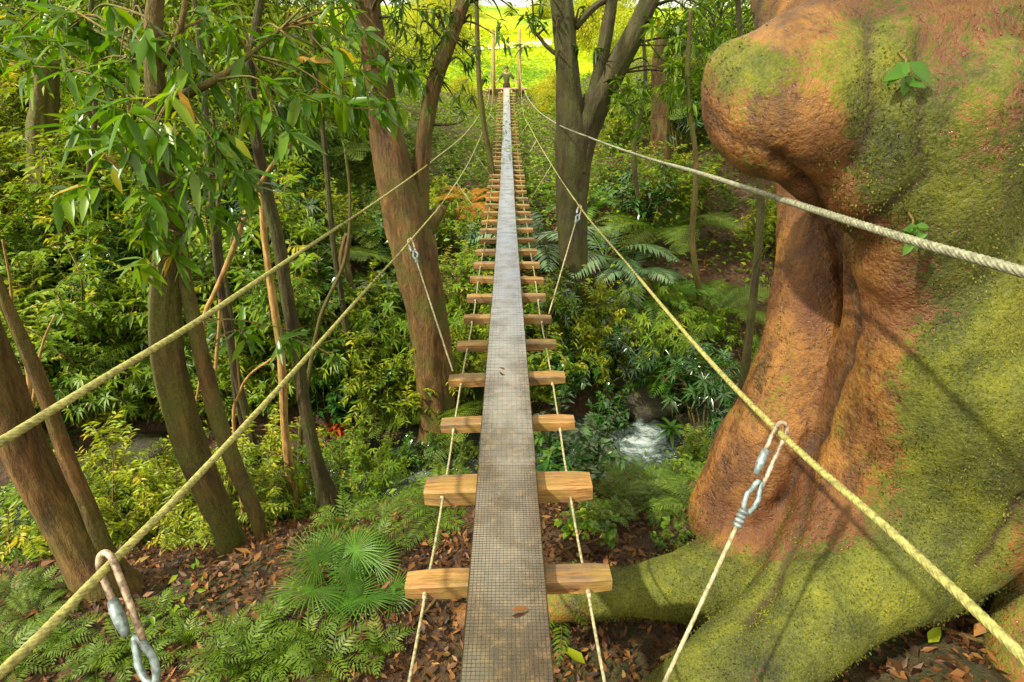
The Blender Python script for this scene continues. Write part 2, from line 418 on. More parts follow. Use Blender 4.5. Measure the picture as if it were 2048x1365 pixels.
TPL_D = (np.array([[0, 0, 0], [.28, -.5, .16], [.28, 0, 0], [.28, .5, .16], [.68, -.36, .12], [.68, 0, 0], [.68, .36, .12], [1, 0, 0]], float),
         np.array([[0, 1, 2], [0, 2, 3], [1, 4, 5], [1, 5, 2], [2, 5, 6], [2, 6, 3], [4, 7, 5], [5, 7, 6]]))
TPL_S = (np.array([[0, 0, 0], [.42, -.5, .18], [.42, .5, .18], [1, 0, 0]], float), np.array([[0, 1, 3], [0, 3, 2]]))
TPL_M = (np.array([[0, 0, 0], [.4, -.5, .16], [.4, 0, 0], [.4, .5, .16], [1, 0, 0]], float), np.array([[0, 1, 2], [0, 2, 3], [1, 4, 2], [2, 4, 3]]))
class Leaves:
    def __init__(s): s.P, s.D, s.N, s.L, s.W, s.B, s.T = [], [], [], [], [], [], []
    def add(s, p, d, n, l, w, droop=0.1, tint=0.5):
        s.P.append(tuple(p)); s.D.append(tuple(d)); s.N.append(tuple(n)); s.L.append(l); s.W.append(w); s.B.append(droop); s.T.append(tint)
    def addn(s, P, D, N, L, W, B, T):
        s.P += list(map(tuple, P)); s.D += list(map(tuple, D)); s.N += list(map(tuple, N)); s.L += list(L); s.W += list(W); s.B += list(B); s.T += list(T)
    def mesh(s, name, mat, tpl=TPL_S):
        P, D, N = np.array(s.P, float), np.array(s.D, float), np.array(s.N, float)
        L, W, B, T = map(lambda a: np.array(a, float), (s.L, s.W, s.B, s.T))
        D /= np.linalg.norm(D, axis=1)[:, None] + 1e-9
        S = np.cross(N, D); S /= np.linalg.norm(S, axis=1)[:, None] + 1e-9
        U = np.cross(D, S)
        tv, tt = tpl
        V = (P[:, None] + D[:, None] * (tv[None, :, 0, None] * L[:, None, None]) + S[:, None] * (tv[None, :, 1, None] * W[:, None, None])
             + U[:, None] * (tv[None, :, 2, None] * W[:, None, None]))
        V[:, :, 2] -= (tv[None, :, 0] ** 2) * (B * L)[:, None]
        k = len(tv)
        F_ = (tt[None] + (np.arange(len(P)) * k)[:, None, None]).reshape(-1, 3)
        return mesh_np(name, V.reshape(-1, 3), F_, mat, np.repeat(T, k))

class MB:
    def __init__(s): s.v, s.f = [], []
    def tube(s, pts, rad, sides=6, caps=True, lobes=0, lobe_amp=0.0, twist=0.0, start=0.0):
        pts = [Vector(p) for p in pts]; n = len(pts)
        if isinstance(rad, (int, float)): rad = [rad] * n
        base = len(s.v); up = None; length = start
        for i, p in enumerate(pts):
            t = (pts[min(i + 1, n - 1)] - pts[max(i - 1, 0)])
            t = t.normalized() if t.length > 1e-9 else Vector((0, 0, 1))
            if up is None:
                up = t.orthogonal().normalized()
            up = (up - t * up.dot(t)).normalized()
            b = t.cross(up)
            if i: length += (p - pts[i - 1]).length
            for k in range(sides):
                a = 2 * math.pi * k / sides
                r = rad[i]
                if lobes:
                    la = lobe_amp[i] if isinstance(lobe_amp, list) else lobe_amp
                    r *= 1 + la * abs(math.cos(lobes * 0.5 * a + 0)) - la * 0.5
                    a += twist * length
                s.v.append(p + (up * math.cos(a) + b * math.sin(a)) * r)
        for i in range(n - 1):
            for k in range(sides):
                a, b2 = base + i * sides + k, base + i * sides + (k + 1) % sides
                s.f.append((a, b2, b2 + sides, a + sides))
        if caps:
            s.f.append(tuple(base + k for k in range(sides))[::-1]); s.f.append(tuple(base + (n - 1) * sides + k for k in range(sides)))
        return s
    def box(s, c, size, rot=None, jit=0.0, rng=None):
        b = len(s.v); hx, hy, hz = [q / 2 for q in size]
        for z in (-hz, hz):
            for x, y in ((-hx, -hy), (hx, -hy), (hx, hy), (-hx, hy)):
                p = Vector((x, y, z))
                if jit: p += Vector([rng.uniform(-jit, jit) for _ in range(3)])
                if rot is not None: p = rot @ p
                s.v.append(p + Vector(c))
        for f in ((3, 2, 1, 0), (4, 5, 6, 7), (0, 1, 5, 4), (1, 2, 6, 5), (2, 3, 7, 6), (3, 0, 4, 7)): s.f.append(tuple(b + i for i in f))
        return s
    def mesh(s, name, mat, smooth=True):
        me = bpy.data.meshes.new(name); me.from_pydata([tuple(v) for v in s.v], [], s.f)
        me.materials.append(mat)
        if smooth: me.polygons.foreach_set('use_smooth', np.ones(len(me.polygons), dtype=bool))
        me.update(); return me

def tag(o, label=None, cat=None, group=None, kind=None):
    if label: o['label'] = label
    if cat: o['category'] = cat
    if group: o['group'] = group
    if kind: o['kind'] = kind
    return o
def link(name, me, parent=None, loc=None):
    o = bpy.data.objects.new(name, me); C.objects.link(o)
    if parent is not None: o.parent = parent
    if loc is not None: o.location = loc
    return o
def empty(name, loc=(0, 0, 0), rz=0.0):
    o = bpy.data.objects.new(name, None); o.empty_display_size = 0.1; C.objects.link(o)
    o.location = loc; o.rotation_euler = (0, 0, rz); return o
KIDS = {}
def kid(name, me, parent):
    o = link(name, me, parent); KIDS.setdefault(parent.name, []).append(o); return o
def copy_tree(o, parent=None):
    c = o.copy(); C.objects.link(c)
    if parent is not None: c.parent = parent; KIDS.setdefault(parent.name, []).append(c)
    for ch in KIDS.get(o.name, []): copy_tree(ch, c)
    return c
def struct(name, me, label=None, kind='structure'):
    o = link(name, me); o['kind'] = kind
    if label: o['label'] = label
    return o
def catmull(pts, n):
    out = []
    P = [pts[0]] + list(pts) + [pts[-1]]
    for i in range(1, len(P) - 2):
        a, b, c, d = [np.array(q, float) for q in P[i - 1:i + 3]]
        for k in range(n):
            t = k / n
            out.append(0.5 * ((2 * b) + (-a + c) * t + (2 * a - 5 * b + 4 * c - d) * t * t + (-a + 3 * b - 3 * c + d) * t ** 3))
    out.append(np.array(pts[-1], float))
    return out
def trunk_mesh(name, chains, mat, sides=20, rough=0.10, seed=0, step=0.06):
    """chains: lists of (x,y,z,r)"""
    b = MB()
    for ci, ch in enumerate(chains):
        total = sum((Vector(ch[i + 1][:3]) - Vector(ch[i][:3])).length for i in range(len(ch) - 1))
        n = max(2, int(total / max(1, len(ch) - 1) / step))
        q = catmull(ch, n)
        st = len(b.v)
        sd = sides if ch[0][3] > 0.04 else 8
        b.tube([Vector(p[:3]) for p in q], [max(0.002, p[3]) for p in q], sd)
        cnt = len(q)
        for i in range(cnt):
            c = Vector(q[i][:3])
            for k in range(sd):
                j = st + i * sd + k
                d = b.v[j] - c
                a = 2 * math.pi * k / sd
                nz = noise.noise(Vector((math.cos(a) * 1.9, math.sin(a) * 1.9, c.z * 1.3 + seed * 7.1 + ci * 3)))
                nz += 0.5 * noise.noise(Vector((math.cos(a) * 5, math.sin(a) * 5, c.z * 4 + seed)))
                b.v[j] = c + d * (1 + rough * 1.6 * nz)
    return b.mesh(name, mat)

# ------------------------------------------------------------------ ground, hill, stream
def axis(segs):
    out = []
    for a, b, n in segs: out += list(np.linspace(a, b, n, endpoint=False))
    out.append(segs[-1][1]); return np.array(out)
def grid_mesh(name, xs, ys, mat):
    X, Y = np.meshgrid(xs, ys)
    Z = ground_z(X, Y)
    V = np.stack([X, Y, Z], -1).reshape(-1, 3)
    nx, ny = len(xs), len(ys)
    i = (np.arange(ny - 1)[:, None] * nx + np.arange(nx - 1)[None]).ravel()
    T = np.concatenate([np.stack([i, i + 1, i + nx + 1], 1), np.stack([i, i + nx + 1, i + nx], 1)])
    return mesh_np(name, V, T, mat, smooth=True)
xs = axis([(-400, -60, 12), (-60, -16, 30), (-16, -5, 60), (-5, 5, 125), (5, 16, 60), (16, 60, 30), (60, 400, 12)])
struct('ground', grid_mesh('ground', xs, axis([(-60, -3, 20), (-3, 7, 125), (7, 24.5, 120)]), M['soil']))
struct('hill', grid_mesh('hill', xs, axis([(24.5, 60, 90), (60, 130, 50), (130, 700, 30)]), M['meadow']))

# pale track across the hill
b = MB(); tr = []
for i in range(30):
    px = 930 + i * 6.0
    p0, p1 = at_ground(px, 104 - (px - 930) * 0.06), at_ground(px, 96 - (px - 930) * 0.085)
    tr.append((p0, p1))
for p0, p1 in tr:
    for p in (p0, p1): b.v.append(Vector((p.x, p.y, gz(p.x, p.y) + 0.06)))
for i in range(len(tr) - 1): b.f.append((2 * i, 2 * i + 2, 2 * i + 3, 2 * i + 1))
struct('path', b.mesh('path', M['road']))

def stream_mesh():
    us = np.linspace(-14, 14, 240); vs = np.linspace(-0.95, 1.1, 26)
    X, Vv = np.meshgrid(us, vs)
    Y = 4.9 + 0.2 * np.clip(X, -8, 8) + Vv
    Z = -3.83 + 0.05 * np.sin(5 * X + 2 * Y) * 0.6 + 0.035 * np.sin(13 * X - 9 * Y) + 0.02 * np.sin(27 * X + 17 * Y)
    Z += np.where(X > 0.6, 0, 0)
    nx, ny = len(us), len(vs)
    i = (np.arange(ny - 1)[:, None] * nx + np.arange(nx - 1)[None]).ravel()
    T = np.concatenate([np.stack([i, i + 1, i + nx + 1], 1), np.stack([i, i + nx + 1, i + nx], 1)])
    foam = 0.95 * np.exp(-((X - 1.45) / 0.5) ** 2 - ((Vv - .1) / .5) ** 2) + 0.5 * np.exp(-((X + 0.9) / 0.25) ** 2) - 0.35
    return mesh_np('stream', np.stack([X, Y, Z], -1).reshape(-1, 3), T, M['water'], foam.ravel(), True, 'foam')
struct('water', stream_mesh())

# ------------------------------------------------------------------ suspension bridge
bridge = empty('suspension_bridge', (0, 0, 0))
tag(bridge, 'narrow suspension footbridge with one plank walkway, wooden crosspieces and wire cables over the gully', 'footbridge')
rng = random.Random(4)
NR = 46
rungY = [0.26, 0.73] + [1.20 + 0.468 * k for k in range(NR - 2)]
for i, Y in enumerate(rungY):
    sx, sy, sz = 0.60, 0.075, 0.05
    if i == 3: sx, sy, sz = 0.615, 0.115, 0.068
    elif i > 3: sx = 0.60 + rng.uniform(-0.012, 0.012); sy = 0.075 + rng.uniform(-0.008, 0.012); sz = 0.052 + rng.uniform(-0.006, 0.006)
    mb = MB()
    nseg = 10
    # slightly irregular sawn timber: a bar of several cross-sections
    for k in range(nseg + 1):
        x = -sx / 2 + sx * k / nseg
        e = 0.88 if k in (0, nseg) else 1.0
        for (yy, zz) in ((-.5, -.42), (-.42, -.5), (.42, -.5), (.5, -.42), (.5, .40), (.42, .5), (-.42, .5), (-.5, .40)):
            jy, jz = rng.uniform(-.0012, .0012), rng.uniform(-.0012, .0012)
            mb.v.append(Vector((x + (0.003 if k == 0 else -0.003 if k == nseg else 0) * 0, yy * sy * e + jy, zz * sz * e + jz)))
    for k in range(nseg):
        for q in range(8):
            a, c2 = k * 8 + q, k * 8 + (q + 1) % 8
            mb.f.append((a, a + 8, c2 + 8, c2))
    mb.f.append(tuple(range(8))); mb.f.append(tuple(nseg * 8 + q for q in range(8))[::-1])
    o = kid('crosspiece', mb.mesh('crosspiece', M['rung'], False), bridge)
    slope = -0.1065 + 2 * 0.00582 * Y
    o.location = (rng.uniform(-.006, .006), Y, deck(Y) - sz / 2 - 0.004)
    o.rotation_euler = (math.atan(slope), rng.uniform(-0.03, 0.03) - (0.035 if i in (2, 3, 4) else 0), rng.uniform(-0.02, 0.02))

# boards with galvanised mesh stapled on top
BW, BT = 0.218, 0.036
joints = [-0.25, 1.72, 3.60, 5.95, 8.3, 10.6, 13.0, 15.3, 17.6, 19.9, 21.75]
for bi in range(len(joints) - 1):
    y0, y1 = joints[bi] + (0.004 if bi else 0), joints[bi + 1]
    lift = 0.006 if bi == 0 else 0.0
    mb = MB(); ns = max(6, int((y1 - y0) / 0.12)); w = BW + rng.uniform(-.003, .003); xo = rng.uniform(-.003, .003)
    for k in range(ns + 1):
        y = y0 + (y1 - y0) * k / ns; z = deck(y) + lift
        for (xx, zz) in ((-.5, 0.002), (-.5, BT - .004), (-.484, BT), (-.17, BT + .0005), (.17, BT + .0005), (.484, BT), (.5, BT - .004), (.5, 0.002)):
            mb.v.append(Vector((xo + xx * w + rng.uniform(-.0007, .0007), y, z + zz)))
    for k in range(ns):
        for q in range(8):
            a, c2 = k * 8 + q, k * 8 + (q + 1) % 8
            mb.f.append((a, c2, c2 + 8, a + 8))
    mb.f.append(tuple(range(8))[::-1]); mb.f.append(tuple(ns * 8 + q for q in range(8)))
    bo = kid('walkway_board', mb.mesh('walkway_board', M['board'], False), bridge)
    # wire mesh
    pitch = 0.0105 if y0 < 1 else 0.042
    low = 0.0 if y0 < 1 else 0.0006
    wr = 0.00055 if y0 < 1 else 0.0007
    V, T = [], []
    nl = int((w - 0.006) / (0.0105 if y0 < 1 else 0.021))
    yk = np.linspace(y0 + .01, y1 - .01, max(4, int((y1 - y0) / 0.15)))
    for k in range(nl + 1):
        x = xo - (w - 0.006) / 2 + (w - 0.006) * k / nl
        for y in yk:
            z = deck(y) + lift + BT + 0.0013 - low
            base_i = len(V)
            V += [(x - wr, y, z - .0010), (x, y, z + .0004), (x + wr, y, z - .0010)]
            if y != yk[-1]:
                for q in range(2): T += [(base_i + q, base_i + q + 1, base_i + q + 4), (base_i + q, base_i + q + 4, base_i + q + 3)]
    y = y0 + .01
    while y < y1 - .01:
        z = deck(y) + lift + BT + 0.0008 - low
        base_i = len(V); xa, xb = xo - w / 2 + .002, xo + w / 2 - .002
        for x in (xa, xb): V += [(x, y - wr, z - .0008), (x, y, z + .0007), (x, y + wr, z - .0008)]
        for q in range(2): T += [(base_i + q, base_i + q + 3, base_i + q + 4), (base_i + q, base_i + q + 4, base_i + q + 1)]
        y += pitch
    wm = kid('wire_mesh', mesh_np('wire_mesh', np.array(V), np.array(T), M['wire']), bo)
    wm['kind'] = 'stuff'

# deck cables through the crosspieces
for sx in (-1, 1):
    pts, rr = [], []
    y = -0.1
    while y < 21.9:
        # cable is pinched up into each crosspiece and hangs a little between
        ph = ((y - 1.20) / 0.468) % 1.0
        pts.append((sx * (0.236 + 0.004 * math.sin(3 * y)), y, deck(y) - 0.032 - 0.010 * math.sin(math.pi * ph)))
        y += 0.052 if y < 7 else 0.2
    kid('deck_cable', MB().tube(pts, 0.0045, 8).mesh('deck_cable', M['deckcable']), bridge)
    # short sleeve where the cable leaves each near crosspiece
    for Y in rungY[2:12]:
        p = Vector((sx * 0.236, Y - 0.060, deck(Y) - 0.030))
        k_ = kid('cable_clip', MB().tube([p, p + Vector((0, 0.03, -0.003))], [0.006, 0.009], 8).mesh('cable_clip', M['deckcable']), bridge)

# main cables: the picture's line of each cable met with the upright sheet the cable hangs in
XF = 0.45
def sheet(px, py, xn, xf=XF):
    o = Vector(cam.location); r = ray(px, py)
    k = (xf - xn) / 21.75
    t = (xn + k * o.y - o.x) / (r.x - k * r.y)
    return o + r * t
CAB = {
 'ul': (-0.79, [(-330, 1082), (0, 885), (200, 762), (400, 640), (600, 505), (780, 385), (870, 318), (930, 268), (962, 225), (978, 190), (988, 148)], 'cable', 0.0070),
 'ur': (0.745, [(2420, 668), (2048, 545), (1800, 474), (1560, 398), (1400, 347), (1280, 312), (1180, 276), (1110, 246), (1070, 216), (1050, 185), (1040, 150)], 'cable_grey', 0.0078),
 'll': (-0.67, [(-260, 1570), (30, 1320), (215, 1135), (400, 948), (600, 730), (750, 560), (820, 483), (900, 385), (945, 310), (972, 245), (984, 205), (990, 165)], 'cable', 0.0070),
 'lr': (0.655, [(2420, 1700), (2048, 1316), (1800, 1080), (1560, 866), (1400, 700), (1260, 535), (1160, 415), (1100, 325), (1064, 262), (1045, 215), (1039, 168)], 'cable', 0.0070),
}
cabpts = {}
for key, (xn, pix, mt, rad) in CAB.items():
    P3 = [sheet(px, py, xn, -XF if xn < 0 else XF) for px, py in pix]
    P3 = [p for p in P3 if p.y < 21.6]
    xe = -XF if xn < 0 else XF
    top = Vector((xe * 0.985, 21.7, 1.02 if key[0] == 'u' else 0.55))
    P3.append(top)
    cabpts[key] = P3
    dens = []
    q = catmull([tuple(p) for p in P3], 60)
    # resample by arc length with a step that grows away from the camera
    out = [Vector(q[0])]
    for a in q[1:]:
        a = Vector(a)
        stp = 0.004 if a.y < 1.7 else (0.012 if a.y < 2.6 else (0.04 if a.y < 5 else 0.15))
        while (a - out[-1]).length > stp: out.append(out[-1] + (a - out[-1]).normalized() * stp)
    out.append(Vector(q[-1]))
    amp = [0.22 if p.y < 1.7 else max(0, 0.22 * (1 - (p.y - 1.7) / .9)) for p in out]
    name = 'handrail_cable' if key[0] == 'u' else 'side_cable'
    o = kid(name, MB().tube(out, rad, 24, lobes=7, lobe_amp=amp, twist=2 * math.pi / 0.085).mesh(name, M[mt]), bridge)
    if mt == 'cable_grey': o['label'] = 'silvery twisted wire handrail cable beside the mossy trunk'

def cable_at(key, Y):
    P3 = cabpts[key]
    for a, b2 in zip(P3, P3[1:]):
        if a.y <= Y <= b2.y: return a.lerp(b2, (Y - a.y) / (b2.y - a.y))
    return P3[-1]
def nearest_on(key, px, py):
    best = None
    for i, a in enumerate(catmull([tuple(p) for p in cabpts[key]], 40)):
        q = project(a)
        if q is None: continue
        e = (q[0] - px) ** 2 + (q[1] - py) ** 2
        if best is None or e < best[0]: best = (e, Vector(a))
    return best[1]
def hanger(top, bot, big):
    """side rope with a spring hook over the cable, a thimble and a wire seizing"""
    d = (bot - top).normalized()
    L_ = 0.135 if big else 0.12
    tang = Vector((0, 1, -0.05)).normalized()
    side = d.cross(tang).normalized()
    fwd = side.cross(d).normalized()
    rope_start = top + d * (L_ + 0.10)
    rope = kid('hanger_rope', MB().tube([rope_start - d * 0.03, rope_start.lerp(bot, .5), bot], 0.0048, 8).mesh('hanger_rope', M['deckcable']), bridge)
    # spring hook: long loop whose plane holds the rope and crosses the cable
    loop = []
    w = 0.017
    for k in range(13):
        a = math.pi * k / 12
        loop.append(top - d * (0.013 + 0.012 * math.sin(a) ** 1) + side * (w * math.cos(a)) + d * (0.012 * (1 - math.sin(a))))
    left = [top + side * w + d * L_ * t for t in (1.0, 0.75, 0.5, 0.25)]
    right = [top - side * w * (1 - 0.3 * t) + d * L_ * t for t in (0.25, 0.45)]
    kid('spring_hook', MB().tube(left + loop + right, 0.0056, 10).mesh('spring_hook', M['rust']), bridge)
    gate = [top - side * w * (1 - 0.3 * t) + d * L_ * t for t in (0.38, 0.5, 0.65, 0.85)]
    h2 = kid('hook_sleeve', MB().tube(gate, [0.008, 0.010, 0.010, 0.006], 12).mesh('hook_sleeve', M['zinc']), bridge)
    th = []
    c0 = top + d * (L_ * 0.95)
    for k in range(17):
        a = math.pi * (0.5 + k / 16 * 2)
        rr_ = 0.017
        x = math.cos(a) * rr_; z = math.sin(a)
        th.append(c0 + side * (0.006 + x * (1 if z < 0.2 else 0.7)) + d * (0.035 - z * 0.040))
    kid('thimble', MB().tube(th + [th[0]], 0.0062, 8).mesh('thimble', M['zinc']), bridge)
    sz = MB()
    s0 = top + d * (L_ + 0.065)
    for k in range(4):
        sz.tube([s0 + d * (0.011 * k), s0 + d * (0.011 * k + 0.005), s0 + d * (0.011 * k + 0.0095)], [0.0095, 0.0125, 0.0095], 10)
    kid('seizing', sz.mesh('seizing', M['zinc']), bridge)
hanger(nearest_on('lr', 1560, 866), Vector((0.285, 0.73, deck(0.73) - 0.02)), True)
hanger(nearest_on('ll', 215, 1135), Vector((-0.285, 0.26, deck(0.26) - 0.02)), True)
hanger(nearest_on('ll', 822, 483), Vector((-0.285, rungY[5] + 0.02, deck(rungY[5]) + 0.01)), False)
hanger(nearest_on('lr', 1160, 417), Vector((0.285, rungY[7], deck(rungY[7]) + 0.01)), False)
for k, (yc, ri) in enumerate(((6.9, 14), (7.6, 16), (10.2, 21), (10.9, 23), (13.6, 28), (14.3, 30), (17.0, 35), (17.6, 37))):
    key = 'll' if k % 2 == 0 else 'lr'
    sgn = -1 if k % 2 == 0 else 1
    top = cable_at(key, yc)
    kid('hanger_rope', MB().tube([top, Vector((sgn * 0.29, rungY[ri], deck(rungY[ri])))], 0.006, 6).mesh('hanger_rope', M['deckcable']), bridge)
# lashing at the left fourth crosspiece
# far posts and end beam
for sx in (-1, 1):
    p0 = Vector((sx * XF, 21.75, -1.5)); p1 = Vector((sx * XF * 0.99, 21.75, 1.08))
    kid('bridge_post', MB().tube([p0, p0.lerp(p1, .5), p1], [0.07, 0.065, 0.058], 12).mesh('bridge_post', M['post']), bridge)
    kid('end_beam', MB().box((sx * 0.30, 21.80, deck(21.75) - 0.06), (0.20, 0.26, 0.17)).mesh('end_beam', M['bark_dark'], False), bridge)
plat = empty('landing_platform', (0, 22.6, gz(0, 22.6)))
tag(plat, 'small brown timber landing platform at the far end of the footbridge', 'platform')
for k in range(9):
    o = kid('plank', MB().box((0, 0, 0), (1.5, 0.145, 0.035)).mesh('plank', M['plank'], False), plat)
    o.location = (0.01 * (k % 2), -0.62 + k * 0.155, deck(21.75) + 0.0 - plat.location.z)
for sx in (-0.6, 0.6):
    for sy in (-0.55, 0.6):
        z1 = deck(21.75) - 0.02 - plat.location.z
        kid('leg', MB().tube([(sx, sy, -0.35), (sx, sy, z1)], 0.05, 8).mesh('leg', M['post']), plat)

# ------------------------------------------------------------------ giant mossy tree (right)
def giant_tree():
    def kk(y): return 0.80 + 0.20 * float(sstep(560, 1020, y))
    S = []   # chains of (px, py, depth, radius in m)
    def ch(*a, n=7, near=True):
        if near: a = [(p[0], p[1], p[2] * kk(p[1]), p[3] * kk(p[1])) for p in a]
        w = [tuple(at_d(p[0], p[1], p[2])) + (p[3],) for p in a]
        for q in catmull(w, n): S.append((Vector(q[:3]), q[3]))
    # second stem behind: from the top, behind the burl, down to the root under the bridge
    ch((1600, -420, 2.5, .19), (1595, -60, 2.45, .20), (1625, 250, 2.2, .155), (1630, 480, 2.10, .150), (1622, 640, 2.10, .160), (1592, 800, 2.18, .185), (1540, 930, 2.30, .225), (1500, 1030, 2.40, .235), n=10, near=False)
    ch((1520, 1000, 2.36, .19), (1500, 1110, 2.28, .17), (1420, 1165, 2.25, .145), (1320, 1180, 2.27, .12), (1200, 1195, 2.32, .10), (1080, 1215, 2.36, .085), (930, 1250, 2.4, .07), n=9, near=False)
    # main body
    ch((2350, -900, 2.4, .62), (2250, -300, 2.2, .60), (2200, 60, 2.12, .58), (2180, 350, 2.10, .575), (2160, 600, 2.15, .60), (2130, 850, 2.2, .64), (2150, 1050, 2.35, .62), n=12)
    # shoulder running out to the burl
    ch((2050, 100, 1.95, .42), (1880, 130, 1.90, .33), (1760, 180, 1.84, .28), (1640, 215, 1.80, .235), (1570, 215, 1.80, .22), (1510, 200, 1.84, .175), n=6)
    ch((1480, 165, 1.86, .13), (1560, 160, 1.84, .17), (1660, 120, 1.86, .20), (1760, 60, 1.92, .22), (1860, -40, 2.0, .26), n=6)
    ch((1540, 250, 1.90, .13), (1610, 310, 1.88, .125), (1690, 370, 1.86, .12), (1770, 420, 1.86, .13), n=6)
    ch((1900, -260, 2.1, .34), (1860, -60, 2.02, .28), (1800, 80, 1.95, .26), n=6)
    ch((1780, 240, 1.74, .20), (1760, 340, 1.76, .155), (1755, 410, 1.80, .10), n=6)
    ch((1900, 250, 1.75, .26), (1880, 400, 1.80, .22), (1850, 520, 1.90, .20), n=6)
    ch((1750, 250, 2.05, .18), (1745, 380, 2.02, .185), (1770, 500, 1.98, .185), (1795, 620, 1.96, .19), (1775, 760, 1.98, .20), (1735, 880, 2.02, .21), (1690, 980, 2.06, .19), n=9, near=False)
    # flank between the crevice and the main body, then the mossy buttress root sweeping down to the left
    ch((1900, 480, 1.98, .30), (1880, 700, 1.98, .32), (1850, 880, 1.95, .34), (1800, 1020, 1.92, .30), (1700, 1130, 1.88, .22), (1590, 1240, 1.84, .165), (1450, 1360, 1.80, .15), (1280, 1500, 1.80, .13), n=10)
    ch((1830, 980, 1.90, .24), (1760, 1120, 1.80, .18), (1640, 1230, 1.74, .14), (1500, 1360, 1.72, .12), n=8)
    ch((1980, 800, 1.75, .26), (1960, 960, 1.72, .22), (1900, 1080, 1.75, .15), n=8)
    # dark root at the far right
    ch((2200, 900, 2.0, .30), (2120, 1080, 1.92, .16), (2080, 1200, 1.85, .12), (2060, 1330, 1.8, .10), n=8)
    ch((1640, 1000, 2.2, .17), (1600, 1120, 2.12, .15), (1520, 1190, 2.1, .12), n=8, near=False)
    # build as one body: icospheres joined by voxel remesh
    ico_v, ico_f = [], []
    t = (1 + 5 ** .5) / 2
    base = [(-1, t, 0), (1, t, 0), (-1, -t, 0), (1, -t, 0), (0, -1, t), (0, 1, t), (0, -1, -t), (0, 1, -t), (t, 0, -1), (t, 0, 1), (-t, 0, -1), (-t, 0, 1)]
    f0 = [(0, 11, 5), (0, 5, 1), (0, 1, 7), (0, 7, 10), (0, 10, 11), (1, 5, 9), (5, 11, 4), (11, 10, 2), (10, 7, 6), (7, 1, 8), (3, 9, 4), (3, 4, 2), (3, 2, 6), (3, 6, 8), (3, 8, 9), (4, 9, 5), (2, 4, 11), (6, 2, 10), (8, 6, 7), (9, 8, 1)]
    vs = [Vector(q).normalized() for q in base]; fs = f0
    for _ in range(2):
        nf, cache = [], {}
        def mid(a, b2):
            k = (min(a, b2), max(a, b2))
            if k not in cache: vs.append(((vs[a] + vs[b2]) / 2).normalized()); cache[k] = len(vs) - 1
            return cache[k]
        for a, b2, c in fs:
            x, y, z = mid(a, b2), mid(b2, c), mid(c, a); nf += [(a, x, z), (b2, y, x), (c, z, y), (x, y, z)]
        fs = nf
    sv, sf = np.array([tuple(q) for q in vs]), np.array(fs)
    V = np.concatenate([sv * r + np.array(tuple(c)) for c, r in S]); T = np.concatenate([sf + i * len(sv) for i in range(len(S))])
    me = mesh_np('tmp', V, T, M['giant'])
    o = bpy.data.objects.new('tmp', me); C.objects.link(o)
    md = o.modifiers.new('r', 'REMESH'); md.mode = 'VOXEL'; md.voxel_size = 0.017
    sm = o.modifiers.new('s', 'SMOOTH'); sm.factor = 0.5; sm.iterations = 9
    dg = bpy.context.evaluated_depsgraph_get()
    me2 = bpy.data.meshes.new_from_object(o.evaluated_get(dg))
    bpy.data.objects.remove(o); bpy.data.meshes.remove(me)
    n = len(me2.vertices)
    co = np.empty(n * 3, np.float32); me2.vertices.foreach_get('co', co); co = co.reshape(-1, 3)
    no = np.empty(n * 3, np.float32); me2.vertices.foreach_get('normal', no); no = no.reshape(-1, 3)
    disp = np.zeros(n); moss = np.zeros(n); groove = np.zeros(n)
    # crevice lines, given in the picture and projected on the surface they mark
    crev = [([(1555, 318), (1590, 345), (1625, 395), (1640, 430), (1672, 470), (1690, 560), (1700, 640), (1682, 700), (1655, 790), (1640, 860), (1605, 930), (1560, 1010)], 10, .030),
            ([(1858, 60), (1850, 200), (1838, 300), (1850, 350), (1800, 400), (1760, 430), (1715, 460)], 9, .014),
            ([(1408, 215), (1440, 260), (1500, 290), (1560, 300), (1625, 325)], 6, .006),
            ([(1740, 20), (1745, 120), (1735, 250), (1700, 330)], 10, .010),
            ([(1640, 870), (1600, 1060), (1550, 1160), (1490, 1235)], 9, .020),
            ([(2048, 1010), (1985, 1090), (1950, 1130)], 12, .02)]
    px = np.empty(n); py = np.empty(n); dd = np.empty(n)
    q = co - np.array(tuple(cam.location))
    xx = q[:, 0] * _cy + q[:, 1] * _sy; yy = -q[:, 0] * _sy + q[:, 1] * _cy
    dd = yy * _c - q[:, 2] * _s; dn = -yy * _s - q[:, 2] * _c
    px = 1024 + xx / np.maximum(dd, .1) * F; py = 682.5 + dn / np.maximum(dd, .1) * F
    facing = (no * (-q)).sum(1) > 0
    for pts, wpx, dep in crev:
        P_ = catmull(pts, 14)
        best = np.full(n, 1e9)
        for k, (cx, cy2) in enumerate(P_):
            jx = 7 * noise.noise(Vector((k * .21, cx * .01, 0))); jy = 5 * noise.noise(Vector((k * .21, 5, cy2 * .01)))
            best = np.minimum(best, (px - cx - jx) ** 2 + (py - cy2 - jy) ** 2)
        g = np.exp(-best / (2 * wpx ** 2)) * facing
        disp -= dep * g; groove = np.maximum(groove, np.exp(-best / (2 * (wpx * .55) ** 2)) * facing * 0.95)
    def blob(cx, cy2, sx_, sy_, a): return a * np.exp(-((px - cx) / sx_) ** 2 - ((py - cy2) / sy_) ** 2)
